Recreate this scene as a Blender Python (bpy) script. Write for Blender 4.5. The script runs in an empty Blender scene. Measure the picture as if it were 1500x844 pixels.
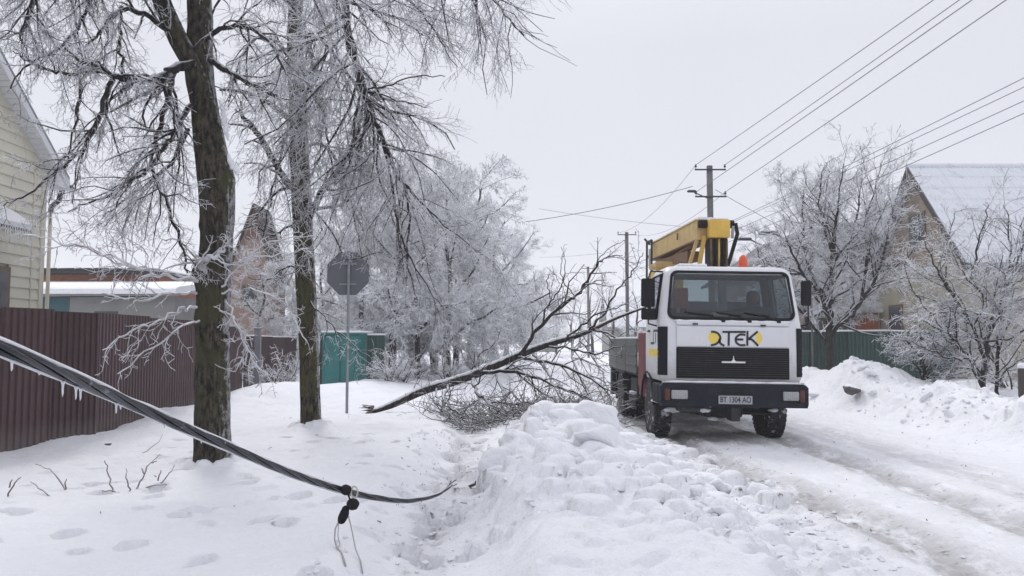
import bpy, bmesh, math, random
import numpy as np
from mathutils import Vector, Matrix

SC = bpy.context.scene
COL = SC.collection
R = math.radians

# ------------------------------------------------------------------ camera, sky, sun, exposure
FPX, HOR, EYE = 1150.0, 497.0, 1.75
cam_d = bpy.data.cameras.new('camera')
cam = bpy.data.objects.new('camera', cam_d)
COL.objects.link(cam)
cam_d.sensor_width = 36
cam_d.lens = 36 * FPX / 1500
cam_d.clip_start = 0.05
cam_d.clip_end = 3000
PITCH = math.atan((HOR - 422) / FPX)
cam.location = (0, 0, EYE)
cam.rotation_euler = (R(90) + PITCH, 0, 0)
SC.camera = cam

world = bpy.data.worlds.new('World')
SC.world = world
world.use_nodes = True
wn = world.node_tree
wn.nodes.clear()
SUN_EL, SUN_AZ = R(44), R(-25)
w_out = wn.nodes.new('ShaderNodeOutputWorld')
w_bg = wn.nodes.new('ShaderNodeBackground')
w_sky = wn.nodes.new('ShaderNodeTexSky')
w_sky.sky_type = 'NISHITA'
w_sky.sun_disc = False
w_sky.sun_elevation = SUN_EL
w_sky.sun_rotation = SUN_AZ
w_tc = wn.nodes.new('ShaderNodeTexCoord')
w_no = wn.nodes.new('ShaderNodeTexNoise')
w_no.inputs['Scale'].default_value = 1.6
w_no.inputs['Detail'].default_value = 4
w_cr = wn.nodes.new('ShaderNodeValToRGB')
w_cr.color_ramp.elements[0].position = 0.3
w_cr.color_ramp.elements[0].color = (7.45, 7.5, 8.25, 1)
w_cr.color_ramp.elements[1].position = 0.7
w_cr.color_ramp.elements[1].color = (8.0, 8.1, 8.75, 1)
w_sep = wn.nodes.new('ShaderNodeSeparateXYZ')
w_mr = wn.nodes.new('ShaderNodeMapRange')        # an overcast sky is brighter overhead
w_mr.inputs[1].default_value = 0.35
w_mr.inputs[2].default_value = 1.0
w_mr.inputs[3].default_value = 1.0
w_mr.inputs[4].default_value = 1.7
w_mul = wn.nodes.new('ShaderNodeVectorMath')
w_mul.operation = 'SCALE'
w_mix = wn.nodes.new('ShaderNodeMix')
w_mix.data_type = 'RGBA'
w_mix.inputs[0].default_value = 0.93             # cloud cover
L = wn.links.new
L(w_tc.outputs['Generated'], w_no.inputs['Vector'])
L(w_no.outputs['Fac'], w_cr.inputs['Fac'])
L(w_tc.outputs['Generated'], w_sep.inputs[0])
L(w_sep.outputs['Z'], w_mr.inputs[0])
L(w_cr.outputs['Color'], w_mul.inputs[0])
L(w_mr.outputs[0], w_mul.inputs['Scale'])
L(w_sky.outputs['Color'], w_mix.inputs[6])
L(w_mul.outputs[0], w_mix.inputs[7])
L(w_mix.outputs[2], w_bg.inputs['Color'])
w_bg.inputs['Strength'].default_value = 0.1
L(w_bg.outputs[0], w_out.inputs[0])

sun_d = bpy.data.lights.new('sun', 'SUN')
sun_d.energy = 1.4
sun_d.angle = R(16)
sun_d.color = (1.0, 0.985, 0.96)
sun = bpy.data.objects.new('sun', sun_d)
COL.objects.link(sun)
sun.rotation_euler = (R(90) - SUN_EL, 0, R(180) - SUN_AZ)

SC.view_settings.view_transform = 'Standard'
SC.view_settings.look = 'None'
SC.view_settings.gamma = 1
SC.view_settings.use_curve_mapping = False
SC.view_settings.exposure = 0.0
SC.render.engine = 'CYCLES'
SC.cycles.max_bounces = 8
SC.cycles.transparent_max_bounces = 12
SC.cycles.volume_bounces = 2

_sp, _cp = math.sin(PITCH), math.cos(PITCH)
def at(px, py, Y):
    """world point at distance Y ahead that appears at photo pixel px, py"""
    u, v = (px - 750) / FPX, (422 - py) / FPX
    dy, dz = _cp - v * _sp, _sp + v * _cp
    t = Y / dy
    return (u * t, Y, EYE + dz * t)

# ------------------------------------------------------------------ helpers
def tag(o, label=None, cat=None, group=None, kind=None):
    if label: o['label'] = label
    if cat: o['category'] = cat
    if group: o['group'] = group
    if kind: o['kind'] = kind
    return o

def thing(name, label, cat, loc=(0, 0, 0), rot=(0, 0, 0), group=None):
    o = bpy.data.objects.new(name, None)
    o.empty_display_size = 0.2
    COL.objects.link(o)
    o.location = loc
    o.rotation_euler = rot
    return tag(o, label, cat, group)

def link(name, me, parent=None, loc=None, rot=None):
    o = bpy.data.objects.new(name, me)
    COL.objects.link(o)
    if parent is not None: o.parent = parent
    if loc is not None: o.location = loc
    if rot is not None: o.rotation_euler = rot
    return o

class MB:
    def __init__(s): s.v, s.f = [], []
    def add(s, vs, fs):
        n = len(s.v)
        s.v += [tuple(p) for p in vs]
        s.f += [tuple(i + n for i in f) for f in fs]
        return s
    def box(s, x0, x1, y0, y1, z0, z1, M=None):
        vs = [(x, y, z) for z in (z0, z1) for y in (y0, y1) for x in (x0, x1)]
        if M is not None: vs = [tuple(M @ Vector(p)) for p in vs]
        return s.add(vs, [(0, 2, 3, 1), (4, 5, 7, 6), (0, 1, 5, 4), (2, 6, 7, 3), (0, 4, 6, 2), (1, 3, 7, 5)])
    def bbox(s, x0, x1, y0, y1, z0, z1, b=0.01, M=None):
        """box with chamfered edges"""
        bm = bmesh.new()
        bmesh.ops.create_cube(bm, size=1)
        for v in bm.verts:
            v.co = Vector(((x0 + x1) / 2 + v.co.x * (x1 - x0), (y0 + y1) / 2 + v.co.y * (y1 - y0), (z0 + z1) / 2 + v.co.z * (z1 - z0)))
        bmesh.ops.bevel(bm, geom=bm.edges[:], offset=b, segments=2, affect='EDGES', profile=0.5)
        vs = [v.co.copy() for v in bm.verts]
        if M is not None: vs = [M @ v for v in vs]
        s.add(vs, [[v.index for v in f.verts] for f in bm.faces])
        bm.free()
        return s
    def prism(s, poly, axis, a, b):
        """2-D outline extruded along an axis: axis 0 -> poly is (y,z), 1 -> (x,z), 2 -> (x,y)"""
        n = len(poly)
        def mk(p, t): return (t, p[0], p[1]) if axis == 0 else ((p[0], t, p[1]) if axis == 1 else (p[0], p[1], t))
        vs = [mk(p, a) for p in poly] + [mk(p, b) for p in poly]
        fs = [tuple(range(n))[::-1], tuple(range(n, 2 * n))]
        fs += [(i, (i + 1) % n, (i + 1) % n + n, i + n) for i in range(n)]
        return s.add(vs, fs)
    def tube(s, pts, rad, sides=8, caps=True):
        pts = [Vector(p) for p in pts]
        n = len(pts)
        if not hasattr(rad, '__len__'): rad = [rad] * n
        T = []
        for i in range(n):
            t = (pts[min(i + 1, n - 1)] - pts[max(i - 1, 0)])
            T.append(t.normalized() if t.length > 1e-9 else Vector((0, 0, 1)))
        u = T[0].orthogonal().normalized()
        vs = []
        for i in range(n):
            u = (u - T[i] * u.dot(T[i]))
            u = u.normalized() if u.length > 1e-6 else T[i].orthogonal().normalized()
            w = T[i].cross(u)
            for k in range(sides):
                a = 2 * math.pi * k / sides
                vs.append(pts[i] + (u * math.cos(a) + w * math.sin(a)) * rad[i])
        fs = [(i * sides + k, i * sides + (k + 1) % sides, (i + 1) * sides + (k + 1) % sides, (i + 1) * sides + k) for i in range(n - 1) for k in range(sides)]
        if caps:
            fs.append(tuple(range(sides))[::-1])
            fs.append(tuple((n - 1) * sides + k for k in range(sides)))
        return s.add(vs, fs)
    def lathe(s, prof, c=(0, 0, 0), axis=2, seg=20):
        """profile of (radius, height) turned about an axis through c"""
        vs = []
        for r, h in prof:
            for k in range(seg):
                a = 2 * math.pi * k / seg
                p = (r * math.cos(a), r * math.sin(a))
                q = (p[0], p[1], h) if axis == 2 else ((h, p[0], p[1]) if axis == 0 else (p[0], h, p[1]))
                vs.append((q[0] + c[0], q[1] + c[1], q[2] + c[2]))
        n = len(prof)
        fs = [(i * seg + k, i * seg + (k + 1) % seg, (i + 1) * seg + (k + 1) % seg, (i + 1) * seg + k) for i in range(n - 1) for k in range(seg)]
        fs.append(tuple(range(seg))[::-1])
        fs.append(tuple((n - 1) * seg + k for k in range(seg)))
        return s.add(vs, fs)
    def mesh(s, name, mat, smooth=False, auto=None):
        me = bpy.data.meshes.new(name)
        me.from_pydata(s.v, [], s.f)
        bm = bmesh.new()
        bm.from_mesh(me)
        bmesh.ops.recalc_face_normals(bm, faces=bm.faces[:])
        bm.to_mesh(me)
        bm.free()
        me.materials.append(mat)
        if smooth: me.polygons.foreach_set('use_smooth', [True] * len(me.polygons))
        if auto is not None:
            me.polygons.foreach_set('use_smooth', [True] * len(me.polygons))
            me.set_sharp_from_angle(angle=R(auto))
        return me
    def build(s, name, mat, parent=None, smooth=False, auto=None, loc=None, rot=None):
        return link(name, s.mesh(name, mat, smooth, auto), parent, loc, rot)

# vectorised bundle of tubes, for branches and twigs
class Tubes:
    def __init__(s): s.items = []
    def add(s, pts, rads, sides): s.items.append((pts, rads, sides))
    def mesh(s, name, mat):
        groups = {}
        for p, r, k in s.items: groups.setdefault((len(p), k), []).append((p, r))
        V, F, off = [], [], 0
        for (n, k), lst in groups.items():
            P = np.array([a for a, _ in lst], dtype=np.float64)
            Q = np.array([b for _, b in lst], dtype=np.float64)
            T = np.empty_like(P)
            T[:, 1:-1] = P[:, 2:] - P[:, :-2]
            T[:, 0] = P[:, 1] - P[:, 0]
            T[:, -1] = P[:, -1] - P[:, -2]
            T /= np.linalg.norm(T, axis=2, keepdims=True) + 1e-12
            m = len(lst)
            A = P[:, -1] - P[:, 0]
            A /= np.linalg.norm(A, axis=1, keepdims=True) + 1e-12
            ref = np.where(np.abs(A[:, 2:3]) < 0.8, np.array([[0, 0, 1.0]]), np.array([[1.0, 0, 0]]))
            U = ref[:, None, :] - T * np.sum(ref[:, None, :] * T, axis=2, keepdims=True)
            U /= np.linalg.norm(U, axis=2, keepdims=True) + 1e-9
            W = np.cross(T, U)
            ang = np.arange(k) * 2 * math.pi / k
            ring = U[:, :, None, :] * np.cos(ang)[None, None, :, None] + W[:, :, None, :] * np.sin(ang)[None, None, :, None]
            vv = P[:, :, None, :] + ring * Q[:, :, None, None]
            V.append(vv.reshape(-1, 3))
            base = off + (np.arange(m) * n * k)[:, None, None]
            i = np.arange(n - 1)[None, :, None]
            j = np.arange(k)[None, None, :]
            a = base + i * k + j
            b = base + i * k + (j + 1) % k
            F.append(np.stack([a, b, b + k, a + k], axis=-1).reshape(-1, 4))
            off += m * n * k
        V = np.concatenate(V)
        F = np.concatenate(F)
        return npmesh(name, V, F, mat)

def npmesh(name, V, F, mat, smooth=True):
    me = bpy.data.meshes.new(name)
    me.vertices.add(len(V))
    me.vertices.foreach_set('co', np.ascontiguousarray(V, dtype=np.float32).ravel())
    me.loops.add(F.size)
    me.loops.foreach_set('vertex_index', np.ascontiguousarray(F, dtype=np.int32).ravel())
    me.polygons.add(len(F))
    me.polygons.foreach_set('loop_start', np.arange(0, F.size, F.shape[1], dtype=np.int32))
    me.polygons.foreach_set('loop_total', np.full(len(F), F.shape[1], dtype=np.int32))
    if smooth: me.polygons.foreach_set('use_smooth', np.ones(len(F), dtype=bool))
    me.update(calc_edges=True)
    me.materials.append(mat)
    return me

# numpy value noise
_rng = np.random.RandomState(7)
_TAB = _rng.rand(256, 256)
def vnoise(x, y, s=0):
    x = np.asarray(x, float) + s * 17.31 + 1000
    y = np.asarray(y, float) + s * 9.77 + 1000
    xi, yi = np.floor(x).astype(int), np.floor(y).astype(int)
    fx, fy = x - xi, y - yi
    fx = fx * fx * fx * (fx * (fx * 6 - 15) + 10)
    fy = fy * fy * fy * (fy * (fy * 6 - 15) + 10)
    g = lambda i, j: _TAB[i & 255, j & 255]
    a = g(xi, yi) * (1 - fx) + g(xi + 1, yi) * fx
    b = g(xi, yi + 1) * (1 - fx) + g(xi + 1, yi + 1) * fx
    return a * (1 - fy) + b * fy
def fbm(x, y, o=4, s=0, gain=0.5):
    t, a, n = 0, 1, 0
    for k in range(o):
        t = t + a * vnoise(x * 2 ** k, y * 2 ** k, s + k)
        n += a
        a *= gain
    return t / n - 0.5
def sst(a, b, x):
    t = np.clip((np.asarray(x, float) - a) / (b - a), 0, 1)
    return t * t * (3 - 2 * t)

# ------------------------------------------------------------------ materials
class NT:
    def __init__(s, m):
        m.use_nodes = True
        s.t = m.node_tree
        s.t.nodes.clear()
        s.out = s.n('ShaderNodeOutputMaterial')
    def n(s, typ, **kw):
        nd = s.t.nodes.new(typ)
        for k, v in kw.items():
            if k.startswith('i_'): nd.inputs[k[2:].replace('_', ' ')].default_value = v
            else: setattr(nd, k, v)
        return nd
    def l(s, a, b): s.t.links.new(a, b)
    def mix(s, fac, a, b, blend='MIX'):
        m = s.n('ShaderNodeMix', data_type='RGBA', blend_type=blend)
        for inp, val in ((m.inputs[0], fac), (m.inputs[6], a), (m.inputs[7], b)):
            if hasattr(val, 'is_linked'): s.l(val, inp)
            elif isinstance(val, tuple): inp.default_value = (*val[:3], 1)
            else: inp.default_value = val
        return m.outputs[2]
    def math(s, op, a, b=0.5, clamp=False):
        m = s.n('ShaderNodeMath', operation=op, use_clamp=clamp)
        for inp, val in ((m.inputs[0], a), (m.inputs[1], b)):
            if hasattr(val, 'is_linked'): s.l(val, inp)
            else: inp.default_value = val
        return m.outputs[0]
    def ramp(s, fac, p0, p1):
        m = s.n('ShaderNodeMapRange', interpolation_type='SMOOTHSTEP')
        m.inputs[1].default_value = p0
        m.inputs[2].default_value = p1
        s.l(fac, m.inputs[0])
        return m.outputs[0]
    def noise(s, scale, detail=4, rough=0.55, vec=None, stretch=None):
        if vec is None: vec = s.n('ShaderNodeTexCoord').outputs['Object']
        if stretch:
            mp = s.n('ShaderNodeMapping')
            mp.inputs['Scale'].default_value = stretch
            s.l(vec, mp.inputs[0])
            vec = mp.outputs[0]
        nd = s.n('ShaderNodeTexNoise')
        nd.inputs['Scale'].default_value = scale
        nd.inputs['Detail'].default_value = detail
        nd.inputs['Roughness'].default_value = rough
        s.l(vec, nd.inputs['Vector'])
        return nd.outputs['Fac']
    def bsdf(s, col, rough=0.8, metal=0, bump=None, bs=0.3, bd=0.02, spec=0.5, **kw):
        b = s.n('ShaderNodeBsdfPrincipled')
        for inp, val in (('Base Color', col), ('Roughness', rough), ('Metallic', metal), ('Specular IOR Level', spec)):
            if hasattr(val, 'is_linked'): s.l(val, b.inputs[inp])
            elif isinstance(val, tuple): b.inputs[inp].default_value = (*val[:3], 1)
            else: b.inputs[inp].default_value = val
        if bump is not None:
            bp = s.n('ShaderNodeBump')
            bp.inputs['Strength'].default_value = bs
            bp.inputs['Distance'].default_value = bd
            s.l(bump, bp.inputs['Height'])
            s.l(bp.outputs[0], b.inputs['Normal'])
        for k, v in kw.items(): b.inputs[k.replace('_', ' ')].default_value = v
        s.l(b.outputs[0], s.out.inputs[0])
        return b

def newmat(name): 
    m = bpy.data.materials.new(name)
    return m, NT(m)

def plain(name, col, rough=0.6, metal=0, var=0.12, scale=6, spec=0.5, bump=0.1, dirt=None, dirtamt=0.5, snow=0.0, each=0.0):
    """painted or raw surface with mottled tone, optional grime and snow lodged on upward faces"""
    m, t = newmat(name)
    n = t.noise(scale, 5)
    dark = tuple(c * (1 - var * 2) for c in col)
    lite = tuple(min(1, c * (1 + var)) for c in col)
    c = t.mix(n, dark, lite)
    if each:                                             # sheets weather differently
        c = t.mix(t.math('MULTIPLY', t.n('ShaderNodeObjectInfo').outputs['Random'], each), c, tuple(x * 1.9 + 0.02 for x in col))
        sz = t.n('ShaderNodeSeparateXYZ')
        t.l(t.n('ShaderNodeTexCoord').outputs['Object'], sz.inputs[0])
        lo = t.math('ADD', t.ramp(sz.outputs['Z'], 0.75, 0.1), t.math('MULTIPLY', t.noise(9, 6, 0.7, stretch=(1, 1, 0.25)), 0.8))
        c = t.mix(t.math('MULTIPLY', t.ramp(lo, 0.55, 1.5), 0.5), c, (0.2, 0.17, 0.16))
    if dirt:
        n2 = t.noise(scale * 0.7, 8, 0.7)
        c = t.mix(t.math('MULTIPLY', t.ramp(n2, 0.48, 0.75), dirtamt), c, dirt)
    if snow:
        g = t.n('ShaderNodeNewGeometry')
        sp = t.n('ShaderNodeSeparateXYZ')
        t.l(g.outputs['Normal'], sp.inputs[0])
        f = t.math('ADD', sp.outputs['Z'], t.math('MULTIPLY', t.noise(9, 4), 0.5))
        c = t.mix(t.math('MULTIPLY', t.ramp(f, 0.75, 1.1), snow), c, (0.85, 0.87, 0.9))
    t.bsdf(c, rough, metal, n, bump, 0.01, spec)
    return m

def snowmat(name, slush=False):
    m, t = newmat(name)
    pos = t.n('ShaderNodeNewGeometry').outputs['Position']
    n = t.noise(1.3, 6, 0.6, vec=pos)
    fine = t.noise(38, 6, 0.7, vec=pos)
    mid = t.noise(7, 6, 0.6, vec=pos)
    c = t.mix(n, (0.79, 0.80, 0.835), (0.87, 0.88, 0.905))
    h = t.math('ADD', t.math('MULTIPLY', mid, 1.0), t.math('MULTIPLY', fine, 0.35))
    rough = 0.75
    if slush:
        a = t.n('ShaderNodeAttribute', attribute_name='slush').outputs['Fac']
        p = t.noise(2.6, 8, 0.68, vec=pos, stretch=(1.6, 0.55, 1))
        f = t.math('MULTIPLY', a, t.ramp(p, 0.30, 0.56), True)
        c = t.mix(f, c, t.mix(t.noise(11, 5, 0.7, vec=pos), (0.29, 0.285, 0.285), (0.58, 0.57, 0.57)))
        q = t.noise(8.5, 7, 0.75, vec=pos, stretch=(0.8, 1.3, 1))
        d = t.n('ShaderNodeAttribute', attribute_name='dirt').outputs['Fac']
        f2 = t.math('MULTIPLY', d, t.ramp(q, 0.57, 0.66), True)
        c = t.mix(f2, c, (0.13, 0.115, 0.11))
        rough = t.math('SUBTRACT', 0.8, t.math('MULTIPLY', f, 0.2))
    t.bsdf(c, rough, 0, h, 0.9, 0.05, 0.3)
    return m

def barkmat(name, a, b, moss=None, snow=0.6, stretch=(1, 1, 0.18)):
    m, t = newmat(name)
    pos = t.n('ShaderNodeTexCoord').outputs['Object']
    n = t.noise(22, 8, 0.7, vec=pos, stretch=stretch)
    c = t.mix(t.ramp(n, 0.36, 0.66), a, b)
    if moss:
        c = t.mix(t.math('MULTIPLY', t.ramp(t.noise(2.3, 5, vec=pos), 0.45, 0.62), 0.75), c, moss)
    sp = t.n('ShaderNodeSeparateXYZ')
    t.l(t.n('ShaderNodeNewGeometry').outputs['Normal'], sp.inputs[0])
    f = t.math('ADD', sp.outputs['Z'], t.math('MULTIPLY', t.noise(7, 6, 0.65, vec=pos), 0.9))
    c = t.mix(t.math('MULTIPLY', t.ramp(f, 0.82, 1.12), snow), c, (0.82, 0.84, 0.88))
    # rime blown onto one side of the trunk
    side = t.math('ADD', sp.outputs['X'], t.math('MULTIPLY', t.noise(11, 7, 0.75, vec=pos), 1.3))
    c = t.mix(t.math('MULTIPLY', t.ramp(side, 1.46, 1.74), 0.7 * snow), c, (0.66, 0.68, 0.71))
    # rime caught on the bark ridges
    c = t.mix(t.math('MULTIPLY', t.ramp(t.noise(34, 6, 0.75, vec=pos), 0.62, 0.72), 0.35 * snow), c, (0.6, 0.62, 0.66))
    t.bsdf(c, 0.9, 0, n, 1.0, 0.06, 0.2)
    return m

def twigmat(name, dark, ice, lo=0.42, hi=0.6, snow=0.85, up=(0.35, 0.95)):
    """ice-coated twig: dark wood under a patchy pale ice sleeve, snow along the top"""
    m, t = newmat(name)
    pos = t.n('ShaderNodeTexCoord').outputs['Object']
    n = t.noise(3.1, 5, 0.7, vec=pos)
    c = t.mix(t.ramp(n, lo, hi), dark, ice)
    sp = t.n('ShaderNodeSeparateXYZ')
    t.l(t.n('ShaderNodeNewGeometry').outputs['Normal'], sp.inputs[0])
    c = t.mix(t.math('MULTIPLY', t.ramp(sp.outputs['Z'], *up), snow), c, (0.84, 0.86, 0.9))
    t.bsdf(c, 0.4, 0, None, spec=0.5)
    return m

M = {}
M['ground'] = snowmat('snow_ground', True)
M['snow'] = snowmat('snow_clean')
M['bark1'] = barkmat('bark_old', (0.010, 0.009, 0.008), (0.105, 0.089, 0.066), (0.068, 0.068, 0.034), 0.75, (1, 1, 0.3))
M['bark2'] = barkmat('bark_mossy', (0.011, 0.010, 0.008), (0.115, 0.098, 0.062), (0.078, 0.078, 0.030), 0.7, (1, 1, 0.3))
M['bark3'] = barkmat('bark_far', (0.025, 0.022, 0.022), (0.09, 0.08, 0.078), None, 0.7)
M['limb'] = barkmat('limb_bark', (0.018, 0.016, 0.016), (0.07, 0.06, 0.055), None, 0.9)
M['twig'] = twigmat('iced_twig', (0.14, 0.13, 0.135), (0.62, 0.63, 0.66), 0.36, 0.58)
M['twig_far'] = twigmat('rimed_twig', (0.17, 0.165, 0.175), (0.84, 0.85, 0.87), 0.36, 0.56, 0.9, (0.0, 0.8))
M['twig_right'] = twigmat('rimed_garden_twig', (0.17, 0.165, 0.175), (0.78, 0.79, 0.82), 0.38, 0.58, 0.9, (0.1, 0.85))
M['twig_dark'] = twigmat('bare_brown_twig', (0.035, 0.028, 0.026), (0.2, 0.19, 0.2), 0.5, 0.72, 0.55)
M['twig_low'] = twigmat('thick_iced_shoot', (0.18, 0.15, 0.14), (0.55, 0.55, 0.58), 0.32, 0.6)
M['maroon'] = plain('maroon_sheet', (0.058, 0.027, 0.03), 0.5, 0, 0.22, 3, dirt=(0.11, 0.07, 0.06), dirtamt=0.5, bump=0.05, each=0.45)
M['green'] = plain('green_sheet', (0.022, 0.062, 0.052), 0.5, 0, 0.2, 3, dirt=(0.1, 0.13, 0.12), dirtamt=0.35, each=0.3)
M['teal'] = plain('teal_sheet', (0.025, 0.18, 0.175), 0.5, 0, 0.15, 3, dirt=(0.2, 0.32, 0.31), dirtamt=0.4)
M['siding'] = plain('cream_siding', (0.62, 0.60, 0.50), 0.55, 0, 0.05, 2, dirt=(0.45, 0.43, 0.37), dirtamt=0.25)
M['soffit'] = plain('white_soffit', (0.68, 0.69, 0.72), 0.5, 0, 0.06, 3)
M['fascia'] = plain('grey_fascia', (0.25, 0.26, 0.28), 0.5, 0, 0.1, 3)
M['blackpl'] = plain('black_plastic', (0.02, 0.021, 0.024), 0.5, 0, 0.2, 6)
M['winfr'] = plain('brown_window_frame', (0.16, 0.12, 0.09), 0.5)
M['metal'] = plain('grey_galvanised', (0.30, 0.31, 0.34), 0.45, 0.5, 0.15, 4, dirt=(0.2, 0.2, 0.2))
M['signback'] = plain('grey_sign_back', (0.135, 0.143, 0.163), 0.6, 0.1, 0.08, 2, dirt=(0.16, 0.17, 0.19), dirtamt=0.3)
M['concrete'] = plain('pole_concrete', (0.14, 0.14, 0.145), 0.85, 0, 0.2, 4, dirt=(0.3, 0.3, 0.32), dirtamt=0.4)
M['steel_dark'] = plain('dark_steel', (0.05, 0.05, 0.055), 0.55, 0.4, 0.2, 6)
M['wire'] = plain('iced_wire', (0.20, 0.20, 0.22), 0.5, 0, 0.2, 1)
M['plaster'] = plain('grey_plaster', (0.27, 0.27, 0.27), 0.9, 0, 0.15, 2, dirt=(0.3, 0.28, 0.25))
M['beige'] = plain('beige_plaster', (0.40, 0.37, 0.29), 0.9, 0, 0.15, 2, dirt=(0.2, 0.19, 0.17))
M['wood_dark'] = plain('dark_timber', (0.06, 0.05, 0.045), 0.8, 0, 0.25, 4)
M['slate'] = plain('grey_slate', (0.26, 0.27, 0.29), 0.8, 0, 0.2, 3)
M['darkroof'] = plain('dark_rimed_roof', (0.13, 0.13, 0.14), 0.9, 0, 0.25, 2, dirt=(0.45, 0.46, 0.5), dirtamt=0.5)

def brickmat(name, a, b, mortar, scale=4.0):
    m, t = newmat(name)
    tc = t.n('ShaderNodeTexCoord').outputs['Object']
    sx = t.n('ShaderNodeSeparateXYZ')
    t.l(tc, sx.inputs[0])
    cb = t.n('ShaderNodeCombineXYZ')
    t.l(t.math('ADD', sx.outputs[0], sx.outputs[1]), cb.inputs[0])
    t.l(sx.outputs[2], cb.inputs[1])
    br = t.n('ShaderNodeTexBrick')
    br.inputs['Scale'].default_value = scale
    br.inputs['Color1'].default_value = (*a, 1)
    br.inputs['Color2'].default_value = (*b, 1)
    br.inputs['Mortar'].default_value = (*mortar, 1)
    br.inputs['Mortar Size'].default_value = 0.02
    t.l(cb.outputs[0], br.inputs['Vector'])
    n = t.noise(1.7, 7, 0.7)
    c = t.mix(t.math('MULTIPLY', t.ramp(n, 0.5, 0.65), 0.6), br.outputs['Color'], tuple(x * 0.55 for x in a))
    t.bsdf(c, 0.9, 0, br.outputs['Fac'], -0.4, 0.01, 0.3)
    return m
M['brick_red'] = brickmat('brick_red', (0.34, 0.14, 0.085), (0.38, 0.17, 0.11), (0.3, 0.25, 0.22))
M['brick_pink'] = brickmat('brick_pale', (0.42, 0.33, 0.30), (0.37, 0.28, 0.25), (0.48, 0.45, 0.42))
M['brick_tan'] = brickmat('brick_tan', (0.30, 0.25, 0.19), (0.22, 0.17, 0.13), (0.36, 0.34, 0.31), 3)
M['brick_orange'] = brickmat('brick_orange', (0.48, 0.14, 0.055), (0.40, 0.11, 0.05), (0.4, 0.25, 0.2))

def icemat():
    m, t = newmat('clear_ice')
    b = t.bsdf((0.86, 0.88, 0.92), 0.12, 0, t.noise(30, 3), 0.4, 0.01, 0.5)
    b.inputs['Transmission Weight'].default_value = 0.4
    b.inputs['IOR'].default_value = 1.31
    return m
M['ice'] = icemat()

# ------------------------------------------------------------------ snow-covered ground
def worley(x, y, s=0):
    """broken-block relief: every cell is its own tilted slab; returns slab height and distance to the crack"""
    x = np.asarray(x, float) + 500
    y = np.asarray(y, float) + 500
    xi, yi = np.floor(x).astype(int), np.floor(y).astype(int)
    f1 = np.full(x.shape, 9.0)
    f2 = np.full(x.shape, 9.0)
    hh = np.zeros(x.shape)
    for dx in (-1, 0, 1):
        for dy in (-1, 0, 1):
            i, j = xi + dx, yi + dy
            a = _TAB[(i * 7 + s) & 255, (j * 3 + s) & 255]
            b = _TAB[(i * 5 + 90 + s) & 255, (j * 11 + 31) & 255]
            c = _TAB[(i * 13 + 40) & 255, (j * 17 + s + 77) & 255]
            ex, ey = x - (i + a), y - (j + b)
            d = np.sqrt(ex * ex + ey * ey)
            h = (c - 0.5) + (a - 0.5) * 1.1 * ex + (b - 0.5) * 1.1 * ey
            n1 = d < f1
            f2 = np.where(n1, f1, np.minimum(f2, d))
            hh = np.where(n1, h, hh)
            f1 = np.where(n1, d, f1)
    return hh, f2 - f1
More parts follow.
